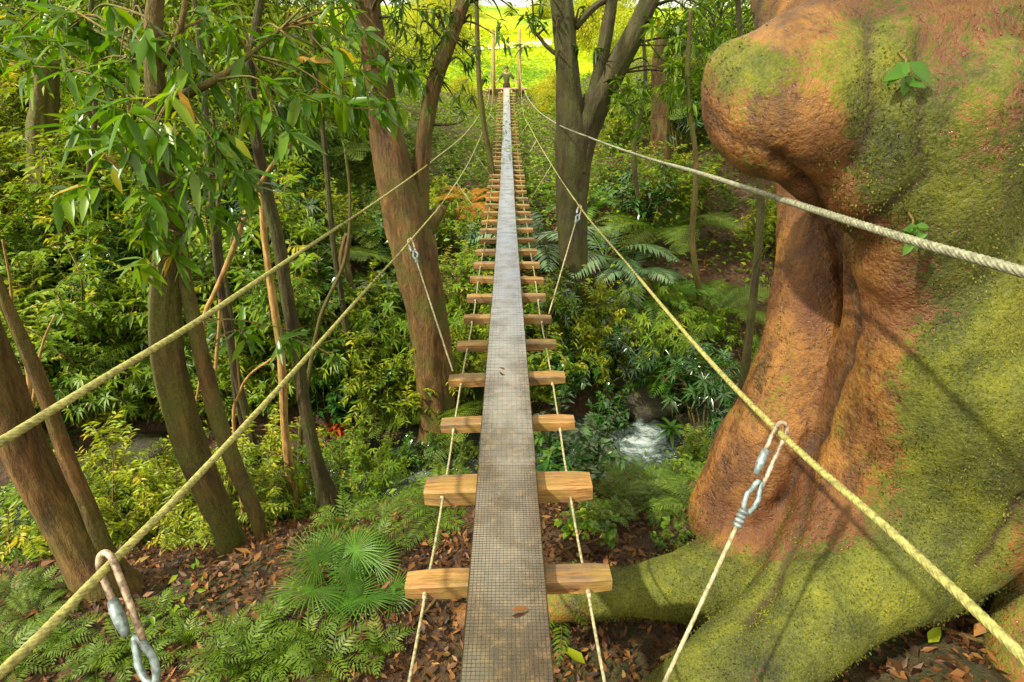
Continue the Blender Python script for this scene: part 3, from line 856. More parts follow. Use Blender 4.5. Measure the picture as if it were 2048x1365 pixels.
    moss += (blob(1770, 230, 90, 230, .95) + blob(2040, 420, 130, 420, .45) + blob(2000, 780, 170, 330, .75) + blob(1480, 120, 120, 60, .55) + blob(1860, 330, 70, 170, .5)
             + blob(1350, 1140, 230, 60, .9) + blob(1650, 1200, 330, 130, 1.0) + blob(1500, 1320, 220, 120, .9) + blob(1880, 1020, 190, 150, .55) + blob(2000, 80, 120, 100, .3) + blob(1840, 700, 60, 180, .2)
             - blob(1620, 640, 70, 300, .8) - blob(1480, 990, 90, 90, .8) - blob(1500, 1150, 110, 60, .75) - blob(1600, 230, 90, 80, .25) - blob(1760, 620, 70, 200, .35) - blob(1560, 20, 90, 80, .8) - blob(1690, 860, 90, 130, .3) - blob(2040, 1120, 60, 100, .6))
    nn = noise.noise
    for i in range(n):
        x, y, z = co[i]
        a = nn(Vector((x * 3.1, y * 3.1, z * 2.0))); b2 = nn(Vector((x * 8 + 5, y * 8, z * 5.5))); c3 = nn(Vector((x * 21, y * 21 + 9, z * 15))) if dd[i] > 0 else 0
        disp[i] += 0.036 * a + 0.010 * b2 + 0.004 * c3
    co2 = co + no * disp[:, None].astype(np.float32)
    me2.vertices.foreach_set('co', co2.ravel())
    at = me2.attributes.new('moss', 'FLOAT', 'POINT'); at.data.foreach_set('value', np.clip(moss + .22, 0, 1.3).astype(np.float32))
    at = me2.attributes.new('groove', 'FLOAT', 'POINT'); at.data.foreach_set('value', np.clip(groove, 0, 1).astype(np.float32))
    me2.materials.clear(); me2.materials.append(M['giant'])
    me2.polygons.foreach_set('use_smooth', np.ones(len(me2.polygons), dtype=bool)); me2.update()
    global GPX
    GPX = (px[facing], py[facing], dd[facing])
    # short moss tufts where the moss grows on the side that can be seen
    seen = np.where(facing & (px > 1000) & (px < 2300) & (py > -150) & (py < 1500) & (dd < 4))[0]
    r_ = np.random.default_rng(3)
    lv = Leaves(); pick = r_.choice(seen, 75000)
    for i in pick:
        x, y, z = co2[i]
        m = moss[i] + .20 + 1.3 * noise.noise(Vector((x * 4.5, y * 4.5, z * 4.5))) + .9 * noise.noise(Vector((x * 17, y * 17, z * 17)))
        if m < .42: continue
        nv = no[i]; j = r_.normal(0, 1, 3)
        lv.add(co2[i] + j * .005 - nv * .002, nv * .55 + j * .6 + np.array((0, 0, -.35)), (j[1], j[2], j[0]), r_.uniform(.004, .010), r_.uniform(.003, .0055), .1, min(1, max(0, .30 + .30 * (m - .5) + .45 * noise.noise(Vector((x * 6 + 3, y * 6, z * 6))) + r_.normal(0, .13))))
    moss_me = lv.mesh('moss', M['moss'])
    root = empty('giant_tree', (1.9, 1.9, gz(1.9, 1.9)))
    tag(root, 'huge mossy orange-barked tree trunk with a swollen burl and spreading buttress roots', 'tree')
    o = kid('trunk', me2, root); o.location = -root.location
    o = kid('moss', moss_me, root); o.location = -root.location; o['kind'] = 'stuff'
    return root
giant = giant_tree()

# ------------------------------------------------------------------ foliage builders
def rv(rng, s=1.0): return Vector((rng.gauss(0, s), rng.gauss(0, s), rng.gauss(0, s)))
def shrub_meshes(seed, H, Rr, ns, nt, lpt, LL, LW, mat, droop=0.2, tpl=TPL_S, whorl=False, upright=0.5, lo=0.25, stem_r=0.012, twig_len=0.35):
    rng = random.Random(seed)
    lv = Leaves(); st = MB()
    for s_ in range(ns):
        a = rng.uniform(0, 2 * math.pi); rad = Rr * math.sqrt(rng.uniform(0.02, 1)); h = H * rng.uniform(0.55, 1.0) * (1 - 0.3 * rad / Rr)
        p0 = Vector((math.cos(a) * rad * 0.25, math.sin(a) * rad * 0.25, -0.08)); p3 = Vector((math.cos(a) * rad, math.sin(a) * rad, h))
        p1 = p0.lerp(p3, .35) + Vector((0, 0, h * .12)) + rv(rng, .04 * H); p2 = p0.lerp(p3, .7) + Vector((0, 0, h * .10)) + rv(rng, .05 * H)
        path = [Vector(q) for q in catmull([tuple(p0), tuple(p1), tuple(p2), tuple(p3)], 4)]
        n = len(path)
        st.tube(path, [stem_r * (1 - .75 * i / (n - 1)) for i in range(n)], 5)
        for t_ in range(nt):
            t = lo + (1 - lo) * ((t_ + rng.random()) / nt)
            f = t * (n - 1); i = min(int(f), n - 2); p = path[i].lerp(path[i + 1], f - i)
            out = Vector((p.x, p.y, 0)); out = out.normalized() if out.length > .01 else Vector((1, 0, 0))
            d = (out * rng.uniform(.2, 1.0) + Vector((0, 0, upright * rng.uniform(.2, 1.2))) + rv(rng, .45)).normalized()
            tl = Rr * twig_len * rng.uniform(.5, 1.1)
            e = p + d * tl + Vector((0, 0, -tl * .15))
            st.tube([p, p.lerp(e, .5) + Vector((0, 0, tl * .06)), e], [stem_r * .35, stem_r * .28, stem_r * .15], 4, False)
            tw = rng.gauss(0, .13) + 0.16 * (t - .5)
            young = rng.random() < .12
            if whorl:
                for k in range(lpt):
                    b2 = 2 * math.pi * (k + rng.random() * .5) / lpt
                    o1 = d.orthogonal().normalized(); o2 = d.cross(o1)
                    ld = (d * rng.uniform(.1, .8) + (o1 * math.cos(b2) + o2 * math.sin(b2))).normalized()
                    lv.add(e, ld, (d + Vector((0, 0, .6))).normalized(), LL * rng.uniform(.7, 1.1), LW * rng.uniform(.8, 1.1), droop * rng.uniform(.5, 1.6), .45 + tw + rng.gauss(0, .12))
            else:
                sd = d.cross(Vector((0, 0, 1))).normalized() if abs(d.z) < .97 else Vector((1, 0, 0))
                for k in range(lpt):
                    u = (k + .6) / lpt; q = p.lerp(e, u); sg = 1 if k % 2 else -1
                    ld = (d * .55 + sd * sg * rng.uniform(.6, 1.1) + rv(rng, .22)).normalized()
                    nn_ = (Vector((0, 0, 1)) + rv(rng, .28)).normalized()
                    l = LL * rng.uniform(.65, 1.15) * (0.75 if young else 1)
                    lv.add(q, ld, nn_, l, LW * l / LL, droop * rng.uniform(.3, 1.7), .42 + tw + (.35 if young else 0) + rng.gauss(0, .12) + .12 * u)
    return lv.mesh('foliage', mat, tpl), st.mesh('stems', M['twig'])
def proto_thing(name, cat, fol, stem):
    root = empty(name, (0, 0, -60)); root['category'] = cat
    kid('foliage', fol, root); kid('stems', stem, root)
    return root
USED = set()
def place(proto, loc, s=1.0, rz=0.0, label=None, group=None, tilt=(0, 0), sz=None):
    if proto.name in USED: o = copy_tree(proto)
    else: o = proto; USED.add(proto.name)
    o.location = loc; o.scale = (s, s, sz or s); o.rotation_euler = (tilt[0], tilt[1], rz)
    if label: o['label'] = label
    if group: o['group'] = group
    return o

def frond_mesh(seed, L, nl, leafL, leafW, mat, arch=0.6, drop=0.5, stalk=0.12, bip=False, ang=70, tpl=TPL_S, start=0.15, rr=0.004, fold=0.15, upd=0.0):
    """arching frond along +x that rises and droops"""
    rng = random.Random(seed)
    lv = Leaves(); st = MB(); path = []
    for i in range(13):
        t = i / 12
        path.append(Vector((L * (t * .97), 0.03 * L * math.sin(2.3 * t) * rng.uniform(.6, 1.2), L * (arch * t - (arch + drop * .5) * .78 * t * t * (0.6 + .4 * t)))))
    st.tube(path, [rr * (1 - .8 * i / 12) for i in range(13)], 4, False)
    def at(t):
        f = t * 12; i = min(int(f), 11); return path[i].lerp(path[i + 1], f - i), (path[i + 1] - path[i]).normalized()
    for k in range(nl):
        t = start + (1 - start) * (k + .5) / nl
        p, d = at(t)
        prof = math.sin(math.pi * min(1, ((t - start) / (1 - start)) * .86 + .14)) ** .7
        for sg in (-1, 1):
            side = Vector((0, sg, 0)); up = side.cross(d) * sg; up = up if up.z > 0 else -up
            a = R(ang - 18 * t + rng.uniform(-5, 5))
            ld = (d * math.cos(a) + side * math.sin(a) + up * (fold + rng.uniform(-.06, .06))).normalized()
            l = leafL * prof * rng.uniform(.9, 1.08)
            if not bip:
                lv.add(p, ld, up, l, leafW * (0.5 + .5 * prof), .25, .5 + rng.gauss(0, .14) + .2 * (t - .5))
            else:
                m_ = max(4, int(l / (leafW * .75)))
                sd2 = ld.cross(up).normalized()
                for j in range(m_):
                    u = (j + .6) / m_; q = p + ld * (l * u) - Vector((0, 0, .18 * l * u * u))
                    ll = leafW * .95 * (1.05 - u) + leafW * .3
                    for s2 in (-1, 1):
                        lv.add(q, (ld * .55 + sd2 * s2).normalized(), up, ll, leafW * .58, .15, .5 + rng.gauss(0, .12) + .25 * (t - .5))
    mf = lv.mesh('frond', mat, tpl)
    # join the stalk into the same frond
    me_s = st
    nv = len(mf.vertices)
    V = np.empty(nv * 3, np.float32); mf.vertices.foreach_get('co', V); V = V.reshape(-1, 3)
    T = np.empty(len(mf.loops), np.int32); mf.loops.foreach_get('vertex_index', T); T = T.reshape(-1, 3)
    tt = np.empty(nv, np.float32); mf.attributes['tint'].data.foreach_get('value', tt)
    V2 = np.array([tuple(v) for v in me_s.v]); T2 = []
    for f in me_s.f: T2 += [(f[0], f[1], f[2]), (f[0], f[2], f[3])]
    T2 = np.array(T2) + nv
    bpy.data.meshes.remove(mf)
    return mesh_np('frond', np.concatenate([V, V2]), np.concatenate([T, T2]), mat, np.concatenate([tt, np.full(len(V2), .55, np.float32)]))
def fern_proto(name, cat, fr_meshes, n, seed, tilt=(.0, .5), spread=(.85, 1.1)):
    rng = random.Random(seed)
    root = empty(name, (0, 0, -60)); root['category'] = cat
    for k in range(n):
        o = kid('frond', fr_meshes[k % len(fr_meshes)], root)
        s = rng.uniform(*spread); o.scale = (s, s, s)
        o.rotation_euler = (rng.uniform(-.2, .2), -rng.uniform(*tilt), 2 * math.pi * (k + rng.random() * .6) / n)
    return root
def fan_mesh(seed, L, n, w, mat, stalk):
    rng = random.Random(seed); lv = Leaves(); st = MB()
    c = Vector((stalk * .75, 0, stalk * .75))
    st.tube([(0, 0, 0), (stalk * .3, 0, stalk * .45), c], [.005, .004, .003], 4, False)
    ax = Vector((.6, 0, .35)).normalized(); sd = Vector((0, 1, 0)); up = ax.cross(sd); up = up if up.z > 0 else -up
    for k in range(n):
        a = R(-150 + 300 * k / (n - 1))
        d = (ax * math.cos(a) + sd * math.sin(a) + up * .12).normalized()
        lv.add(c, d, up, L * (1 - .18 * abs(a) / 2.6) * rng.uniform(.93, 1.05), w, .22 + .1 * rng.random(), .5 + rng.gauss(0, .15))
    tplv = (np.array([[0, -.12, 0], [0, .12, 0], [.55, -.5, -.05], [.55, 0, .35], [.55, .5, -.05], [.85, -.28, -.05], [.85, 0, .2], [.85, .28, -.05], [1, 0, 0]], float),
            np.array([[0, 2, 3], [0, 3, 1], [1, 3, 4], [2, 5, 6], [2, 6, 3], [3, 6, 7], [3, 7, 4], [5, 8, 6], [6, 8, 7]]))
    mf = lv.mesh('fan', mat, tplv)
    nv = len(mf.vertices)
    V = np.empty(nv * 3, np.float32); mf.vertices.foreach_get('co', V); V = V.reshape(-1, 3)
    T = np.empty(len(mf.loops), np.int32); mf.loops.foreach_get('vertex_index', T); T = T.reshape(-1, 3)
    tt = np.empty(nv, np.float32); mf.attributes['tint'].data.foreach_get('value', tt)
    V2 = np.array([tuple(v) for v in st.v]); T2 = []
    for f in st.f: T2 += [(f[0], f[1], f[2]), (f[0], f[2], f[3])]
    bpy.data.meshes.remove(mf)
    return mesh_np('frond', np.concatenate([V, V2]), np.concatenate([T, np.array(T2) + nv]), mat, np.concatenate([tt, np.full(len(V2), .6, np.float32)]))

# ------------------------------------------------------------------ trees
def tree_from_pixels(name, label, mat, Y, stems, crown=None, seed=0, rough=0.10, group=None, cat='tree', base_drop=0.25):
    """stems: lists of (px, py, width px[, dY]) from the ground up; every stem stands in the upright sheet at Y"""
    root = None; chains = []
    for st in stems:
        c = []
        for q in st:
            p = at_Y(q[0], q[1], Y + (q[3] if len(q) > 3 else 0))
            c.append((p.x, p.y, p.z, q[2] * .5 * depth(p) / F))
        chains.append(c)
    b0 = chains[0][0]
    g = gz(b0[0], b0[1])
    if b0[2] > g - .05:
        d = Vector(chains[0][0][:3]) - Vector(chains[0][1][:3])
        t = (b0[2] - (g - base_drop)) / max(.2, -d.z if d.z < 0 else .2)
        t = min(t, 3)
        chains[0].insert(0, (b0[0] + d.x * t * .5, b0[1] + d.y * t * .5, g - base_drop, b0[3] * 1.35))
    c_ = chains[0]; c_[0] = (*c_[0][:3], c_[0][3] * 1.45); c_[1] = (*c_[1][:3], c_[1][3] * 1.12)
    root = empty(name, (b0[0], b0[1], g)); tag(root, label, cat, group)
    o = kid('trunk', trunk_mesh('trunk', chains, mat, seed=seed, rough=rough * 1.3, sides=30, step=.045), root); o.location = -root.location
    return root, chains

tA, _ = tree_from_pixels('leaning_tree', 'leaning brown tree trunk with a thin green stem hugging it at the left edge', M['bark_warm'], 1.98,
    [[(205, 1165, 92), (140, 1060, 80), (90, 980, 76), (40, 880, 76), (0, 770, 74), (-60, 600, 70), (-150, 330, 64), (-230, 0, 56), (-290, -300, 44), (-330, -700, 24)],
     [(228, 1150, 34), (175, 1010, 30), (135, 920, 30), (85, 780, 26), (48, 690, 24), (5, 590, 20), (-50, 450, 18), (-110, 200, 14), (-150, -100, 8)]], seed=1)
tB, cB = tree_from_pixels('forked_tree', 'olive mossy double-stemmed tree between the left cables', M['bark'], 2.35,
    [[(452, 1060, 46), (420, 990, 56), (384, 900, 60), (355, 800, 60), (338, 720, 60), (330, 620, 58), (335, 520, 54), (340, 430, 48), (326, 330, 46), (316, 230, 44), (308, 130, 36), (308, 40, 32), (318, -60, 26), (330, -300, 16)],
     [(530, 1110, 26), (512, 1030, 28), (470, 930, 32), (432, 830, 34), (404, 720, 32), (388, 640, 30), (370, 560, 26), (364, 500, 26), (352, 440, 22)],
     [(322, 225, 26), (370, 190, 20), (430, 160, 14), (500, 110, 9, .2), (560, 60, 6, .3)],
     [(316, 150, 14), (360, 60, 12), (375, -40, 10)]], seed=2, rough=.08)
tC, _ = tree_from_pixels('slender_tree', 'slender dark tree stem rising from leaf litter beside the double-stemmed tree', M['bark_dark'], 2.95,
    [[(655, 990, 36), (636, 935, 27), (610, 820, 24), (596, 720, 24), (575, 600, 24), (556, 480, 24), (530, 370, 22), (510, 260, 20), (500, 150, 19), (510, 60, 17), (525, -40, 15), (545, -300, 8)]], seed=3)
tD, cD = tree_from_pixels('curving_tree', 'large brown tree curving up behind the left cables with a dark side branch', M['bark_warm'], 5.3,
    [[(880, 905, 80), (879, 850, 68), (870, 760, 74), (858, 640, 80), (838, 540, 86), (815, 440, 88), (788, 340, 80), (768, 240, 62), (752, 130, 54), (738, 40, 48), (728, -60, 44), (700, -300, 30)],
     [(840, 440, 34), (842, 350, 32), (852, 250, 32), (868, 170, 30), (896, 90, 28), (925, 10, 26), (960, -80, 22), (1010, -300, 12)],
     [(850, 460, 40), (876, 425, 26), (886, 412, 14)]], seed=4)
tE, cE = tree_from_pixels('forking_tree', 'dark mossy tree forking into upright limbs right of the walkway', M['bark_dark'], 7.4,
    [[(1152, 640, 50), (1148, 540, 52), (1144, 440, 58), (1146, 350, 64), (1146, 280, 66), (1138, 200, 48), (1132, 110, 44), (1126, 20, 44), (1120, -60, 42), (1110, -260, 40)],
     [(1150, 340, 60), (1168, 270, 54), (1190, 210, 54), (1222, 150, 46), (1258, 90, 42), (1292, 20, 38), (1318, -50, 34), (1370, -250, 24)],
     [(1185, 225, 34), (1200, 140, 28), (1214, 60, 26), (1226, -20, 22), (1240, -250, 14)],
     [(1150, 55, 16), (1200, 6, 13), (1260, -10, 10)],
     [(1128, 120, 8), (1095, 95, 8), (1075, 70, 7), (1066, 66, 5)]], seed=5)
tF, _ = tree_from_pixels('thin_tree', 'thin bare tree stem just left of the far walkway', M['bark'], 10.5,
    [[(990, 400, 13), (982, 330, 12), (968, 250, 11), (959, 170, 10), (955, 80, 9), (952, -20, 8), (948, -160, 5)]], seed=6)
tG, _ = tree_from_pixels('thin_tree', 'thin dark mossy stem standing between the gully and the giant tree', M['bark_dark'], 4.15,
    [[(1470, 900, 22), (1482, 800, 18), (1497, 680, 16), (1510, 560, 15), (1521, 430, 16), (1516, 330, 14), (1500, 220, 12), (1480, 60, 11), (1472, -100, 9)]], seed=7)
tH, _ = tree_from_pixels('pale_tree', 'pale thin stem rising just left of the slender dark tree', M['bark_pale'], 3.4,
    [[(572, 880, 14), (566, 780, 15), (560, 690, 15), (546, 600, 14), (536, 530, 12), (526, 440, 11), (520, 330, 9), (512, 200, 7), (500, 60, 5)]], seed=8)
tI, _ = tree_from_pixels('thin_tree', 'dark thin stem behind the fork of the double-stemmed tree', M['bark_dark'], 3.6,
    [[(520, 950, 18), (500, 860, 15), (475, 760, 15), (455, 660, 14), (438, 560, 14), (428, 460, 13), (420, 340, 12), (410, 200, 10), (395, 60, 9), (380, -100, 7)]], seed=9)
vine = empty('woody_vine', tuple(at_Y(430, 770, 2.9))); tag(vine, 'pale orange woody vine bowing across beside the double-stemmed tree', 'vine')
vb = MB()
for st in ([(372, 900, 5), (400, 760, 6), (408, 640, 9), (428, 590, 10), (446, 550, 11), (470, 490, 11), (500, 410, 9), (545, 330, 7), (600, 270, 5)], [(430, 790, 7), (432, 730, 8), (438, 660, 7), (440, 600, 6)]):
    q = catmull([tuple(at_Y(a, b2, 2.75)) + (w * .5 * 2.9 / F,) for a, b2, w in st], 6)
    vb.tube([p[:3] for p in q], [p[3] for p in q], 7)
o = kid('stem', vb.mesh('stem', M['bark_pale']), vine); o.location = -vine.location
for k, (lab, Y, mt, st) in enumerate((
    ('thin forked brown sapling just right of the leaning trunk', 2.3, 'bark_pale', [[(75, 900, 10), (62, 820, 9), (55, 740, 8), (28, 640, 6), (20, 560, 5), (5, 480, 4)], [(62, 840, 7), (75, 740, 6), (88, 680, 4), (110, 630, 3)]]),
    ('thin dark sapling on the slope between the double-stemmed tree and the slender stem', 3.9, 'bark_dark', [[(500, 900, 12), (470, 780, 11), (462, 640, 10), (440, 500, 9), (436, 360, 8), (425, 220, 6)]]),
    ('bent thin sapling with bare twigs below the upper cable', 2.8, 'bark_pale', [[(468, 860, 6), (478, 790, 6), (500, 750, 5), (540, 720, 4), (560, 700, 3)], [(480, 790, 4), (474, 720, 3), (470, 660, 2)]]),
    ('dark thin stem left of the curving tree', 5.6, 'bark_dark', [[(700, 760, 14), (690, 640, 12), (668, 500, 11), (655, 360, 10), (640, 200, 9), (625, 60, 8)]]),
    ('thin green stem crossing behind the upper cable', 4.4, 'bark', [[(600, 900, 9), (610, 800, 9), (640, 640, 8), (690, 520, 7), (700, 400, 6), (690, 300, 5)]]),
    ('slim dark stem far left on the slope', 6.5, 'bark_dark', [[(180, 700, 13), (190, 560, 12), (175, 400, 11), (190, 220, 10), (180, 60, 9), (190, -60, 8)]]),
    ('slim brown stem high on the left slope', 7.5, 'bark', [[(250, 600, 11), (240, 450, 10), (262, 300, 9), (255, 150, 8), (270, 0, 7)]]),
    ('thin leaning stem right of the forking tree', 8.6, 'bark_dark', [[(1260, 560, 10), (1275, 430, 9), (1268, 300, 9), (1290, 180, 8), (1284, 40, 7)]]),
    ('thin mossy stem left of the burl', 7.0, 'bark', [[(1400, 600, 12), (1385, 480, 11), (1392, 330, 10), (1375, 180, 9), (1382, 20, 8)]]))):
    tree_from_pixels('sapling', lab, M[mt], Y, st, seed=40 + k, rough=.08, cat='sapling')
# broad tree-fern trunks far left
for k, (a, b0, b1, w, Y, lab) in enumerate(((90, 400, 120, 52, 7.5, 'shaggy brown fibrous tree fern trunk at the far left'), (1322, 230, 60, 30, 11, 'short brown palm-like trunk on the slope right of the forking tree'), (690, 560, 470, 22, 6.4, 'dead brown stump leaning out of the bushes left of the curving tree'))):
    tree_from_pixels('fibrous_trunk', lab, M['bark'] if k == 0 else M['bark_warm'], Y, [[(a, b0, w), (a - 4, (b0 + b1) / 2, w * .9), (a + 6, b1, w * .7)]], seed=20 + k, rough=.22, cat='tree trunk')

# ------------------------------------------------------------------ near lance-shaped leaves of the forked tree
def whorl_cluster(rng, p, d, n, L, W, hang=.9):
    out = []
    o1 = d.orthogonal().normalized(); o2 = d.cross(o1)
    for k in range(n):
        a = 2 * math.pi * (k + rng.random() * .6) / n
        ld = (d * rng.uniform(.0, .9) + (o1 * math.cos(a) + o2 * math.sin(a)) + Vector((0, 0, -hang * rng.uniform(.2, 1.3)))).normalized()
        l = L * rng.uniform(.65, 1.15)
        out.append((p + d * rng.uniform(-.03, .03), ld, (Vector((0, 0, 1)) + rv(rng, .35)).normalized(), l, W * rng.uniform(.8, 1.15)))
    return out
def unit_leaf(mat, tint):
    lv = Leaves(); lv.add((0, 0, 0), (1, 0, 0), (0, 0, 1), 1.0, .25, .14, tint); return lv.mesh('leaf', mat, TPL_D)
def leaf_obj(me, parent, p, d, n, l, wscale=1.0):
    d = d.normalized(); s = n.cross(d).normalized(); u = d.cross(s)
    o = kid('leaf', me, parent)
    Mx = Matrix(((d.x, s.x, u.x), (d.y, s.y, u.y), (d.z, s.z, u.z)))
    o.rotation_euler = Mx.to_euler(); o.location = p - Vector(parent.location); o.scale = (l, l * wscale, l)
    return o
rng = random.Random(11)
LEAFV = [unit_leaf(M['leaf_near'], t) for t in (.1, .3, .5, .65, .8)]
LEAFY = [unit_leaf(M['leaf_near'], .95), unit_leaf(M['leaf_near'], 1.0)]
# (px, py, dY) centres of leafy sprays in the photograph
sprays = [(690, 150, .3), (640, 190, .2), (740, 130, .4), (600, 220, .1), (560, 160, .3), (520, 60, .5), (660, 80, .4), (470, 90, .3), (430, 160, .1), (560, 240, 0), (700, 210, .2), (770, 190, .4), (620, 120, .3), (500, 190, .3),
          (300, 260, -.3), (250, 330, -.3), (220, 380, -.2), (340, 260, -.2), (280, 400, -.25), (330, 470, -.15), (300, 500, -.2), (390, 330, -.2), (440, 300, -.1), (460, 270, 0), (400, 420, -.1), (200, 290, -.2), (160, 140, .1), (130, 60, .2), (180, 30, .2),
          (240, 120, 0), (260, 60, .2), (350, 90, -.1), (390, 40, .1), (220, 200, .0), (170, 230, .1), (580, 660, .1), (490, 660, .2), (310, 250, -.4), (700, 60, .6), (790, 110, .6), (40, 60, .4), (20, 130, .4), (600, 20, .3), (440, 20, .2), (90, 20, .3), (350, 380, -.3), (470, 370, 0)]
tw = MB(); lv_rest = Leaves(); nleaf = 0
for i, (a, b2, dY) in enumerate(sprays):
    c = at_Y(a, b2, 2.35 + dY)
    # twig from the nearest stem point
    best = min((Vector(q[:3]) for ch in cB for q in ch if q[2] < c.z + .25), key=lambda v: (v - c).length)
    midp = best.lerp(c, .55) + Vector((0, 0, .06)) + rv(rng, .03)
    q = catmull([tuple(best), tuple(midp), tuple(c)], 5)
    if (best - c).length < 1.1: tw.tube(q, [.006 * (1 - .7 * k / (len(q) - 1)) for k in range(len(q))], 5, False)
    for s_ in range(3):
        cc = c + rv(rng, .055)
        dd_ = ((c - best).normalized() + rv(rng, .5)).normalized()
        tw.tube([c - dd_ * .04, cc], [.003, .002], 4, False)
        for (p, d, n, l, w) in whorl_cluster(rng, cc, dd_, rng.randint(6, 8), .135, .032):
            if nleaf < 290 and s_ < 2 :
                yl = LEAFY[rng.randint(0, 1)] if rng.random() < (.25 if i in (14, 15, 17, 18, 23) else .03) else LEAFV[min(4, max(0, int(rng.gauss(2.7 + (.8 if i in range(14, 28) else -.2), 1.2))))]
                leaf_obj(yl, tB, p, d, n, l); nleaf += 1
            else: lv_rest.add(p, d, n, l, l * .25, .15, rng.uniform(.25, .85))
o = kid('twigs', tw.mesh('twigs', M['twig']), tB); o.location = -tB.location; o['kind'] = 'stuff'
o = kid('foliage', lv_rest.mesh('foliage', M['leaf_near'], TPL_D), tB); o.location = -tB.location; o['kind'] = 'stuff'
for a, b2, Y, ds in ((455, 300, 2.2, ((.2, -.1, -1),)), (470, 275, 2.2, ((.5, 0, -.9),)), (618, 118, 2.6, ((-1, .2, -.15), (1, 0, -.1))), (640, 135, 2.6, ((.1, 0, -1),)), (225, 335, 2.0, ((0, 0, -1),))):
    for d in ds: leaf_obj(LEAFY[1 if a in (618, 640) else 0], tB, at_Y(a, b2, Y), Vector(d), Vector((.1, -1, .3)), .095, 1.25)

def crown_on(root, chains, pts, Y, n_leaf, LL, LW, mat, seed, rad=.35, tpl=TPL_S, droop=.3, tintm=.4, hang=.4):
    """sprays of leaves on twigs around picture points, tied to the nearest limb"""
    rng = random.Random(seed); lv = Leaves(); tw = MB()
    limb = [Vector(q[:3]) for ch in chains for q in ch]
    for (a, b2, *dy) in pts:
        c = at_Y(a, b2, Y + (dy[0] if dy else 0))
        best = min(limb, key=lambda v: (v - c).length + .5 * max(0, v.z - c.z))
        q = catmull([tuple(best), tuple(best.lerp(c, .5) + Vector((0, 0, .12)) + rv(rng, .06)), tuple(c)], 5)
        tw.tube(q, [max(.003, .016 * (1 - .8 * k / (len(q) - 1))) for k in range(len(q))], 5, False)
        for _ in range(n_leaf // 8):
            cc = c + rv(rng, rad * .5); d = ((cc - c) + rv(rng, .1)).normalized()
            tw.tube([c.lerp(cc, .2), cc], [.004, .002], 3, False)
            for (p, dd_, nn_, l, w) in whorl_cluster(rng, cc, d, 8, LL, LW, hang):
                lv.add(p, dd_, nn_, l, w, droop, tintm + rng.gauss(0, .2))
    o = kid('crown', lv.mesh('crown', mat, tpl), root); o.location = -root.location
    o = kid('twigs', tw.mesh('twigs', M['bark_dark']), root); o.location = -root.location; o['kind'] = 'stuff'
rngc = random.Random(31)
crown_on(tD, cD, [(880, 60), (860, 110), (900, 30), (840, 60), (870, 150), (830, 130), (700, 60), (690, 20), (650, 50), (780, 30), (800, 60), (820, 20), (620, 10), (700, 100), (760, 120)], 5.3, 56, .12, .026, M['leaf_dark'], 41, .30, TPL_M)
crown_on(tD, cD, [(940, 60), (955, 130), (945, 165), (915, 205), (925, 30), (965, 25), (985, 12), (1005, 40), (990, 70), (1035, 25), (950, 95), (930, 240)], 5.3, 14, .11, .024, M['leaf_dark'], 43, .16, TPL_M)
crown_on(tE, cE, [(1060, 40), (1085, 60), (1080, 15), (1165, 60), (1175, 25), (1050, 5)], 7.4, 16, .16, .036, M['leaf_dark'], 44, .25, TPL_S)
crown_on(tE, cE, [(1340, 60), (1380, 90), (1330, 130), (1400, 50), (1310, 170), (1260, 215), (1350, 160), (1420, 110), (1440, 40), (1390, 10), (1280, 240), (1400, 170)], 7.4, 64, .17, .045, M['leaf_mid'], 42, .42, TPL_S)
# unseen crowns above the picture, added to shade and dapple the gully
def high_crown(root, centre, Rr, Hh, n_cl, per, LL, mat, seed, limbs):
    rng = random.Random(seed); lv = Leaves(); st = MB(); c0 = Vector(centre)
    for _ in range(n_cl):
        a = rng.uniform(0, 6.28); r_ = Rr * math.sqrt(rng.random())
        p = c0 + Vector((math.cos(a) * r_, math.sin(a) * r_, rng.uniform(-.5, .5) * Hh * (1 - (r_ / Rr) ** 2 * .6)))
        b0 = Vector(min(limbs, key=lambda q: (Vector(q) - p).length))
        st.tube([b0, b0.lerp(p, .5) + Vector((0, 0, .35)), p], [.035, .022, .006], 4, False)
        cr = rng.uniform(.25, .5)
        for _k in range(per):
            q = p + Vector((rng.gauss(0, cr), rng.gauss(0, cr), rng.gauss(0, cr * .4)))
            lv.add(q, (rv(rng, 1) + Vector((0, 0, -.5))).normalized(), (Vector((0, 0, 1)) + rv(rng, .5)).normalized(), LL * rng.uniform(.7, 1.2), LL * .34, .3, rng.gauss(.45, .2))
    o = kid('crown', lv.mesh('crown', mat), root); o.location = -root.location
    o = kid('limbs', st.mesh('limbs', M['bark_dark']), root); o.location = -root.location
    o['kind'] = 'stuff'
for root_, ctr, Rr_, n_, chs in ((tB, (-3.2, 2.6, 4.6), 2.6, 38, cB), (tD, (-1.8, 6.2, 5.8), 2.9, 40, cD), (tE, (.9, 8.6, 6.2), 3.4, 40, cE)):
    tp = Vector(chs[0][-1][:3]); lim = [tuple(tp.lerp(Vector(ctr), t)) for t in (0, .3, .6, .9)]
    mb_ = MB().tube([tp, tp.lerp(Vector(ctr), .5) + Vector((.1, .1, .2)), Vector(ctr)], [chs[0][-1][3], chs[0][-1][3] * .7, .03], 8)
    o = kid('limb', mb_.mesh('limb', M['bark_dark']), root_); o.location = -root_.location
    high_crown(root_, ctr, Rr_, 2.2, n_, 60, .16, M['leaf_mid'], int(n_ + Rr_ * 10), lim)
mb_ = MB().tube([(2.1, 1.9, .6), (2.0, 1.8, 2.5), (1.3, 1.0, 4.6), (-.4, -.6, 6.3), (-2.2, -1.4, 7.2)], [.52, .42, .3, .2, .06], 12)
o = kid('limb', mb_.mesh('limb', M['giant']), giant); o.location = -giant.location
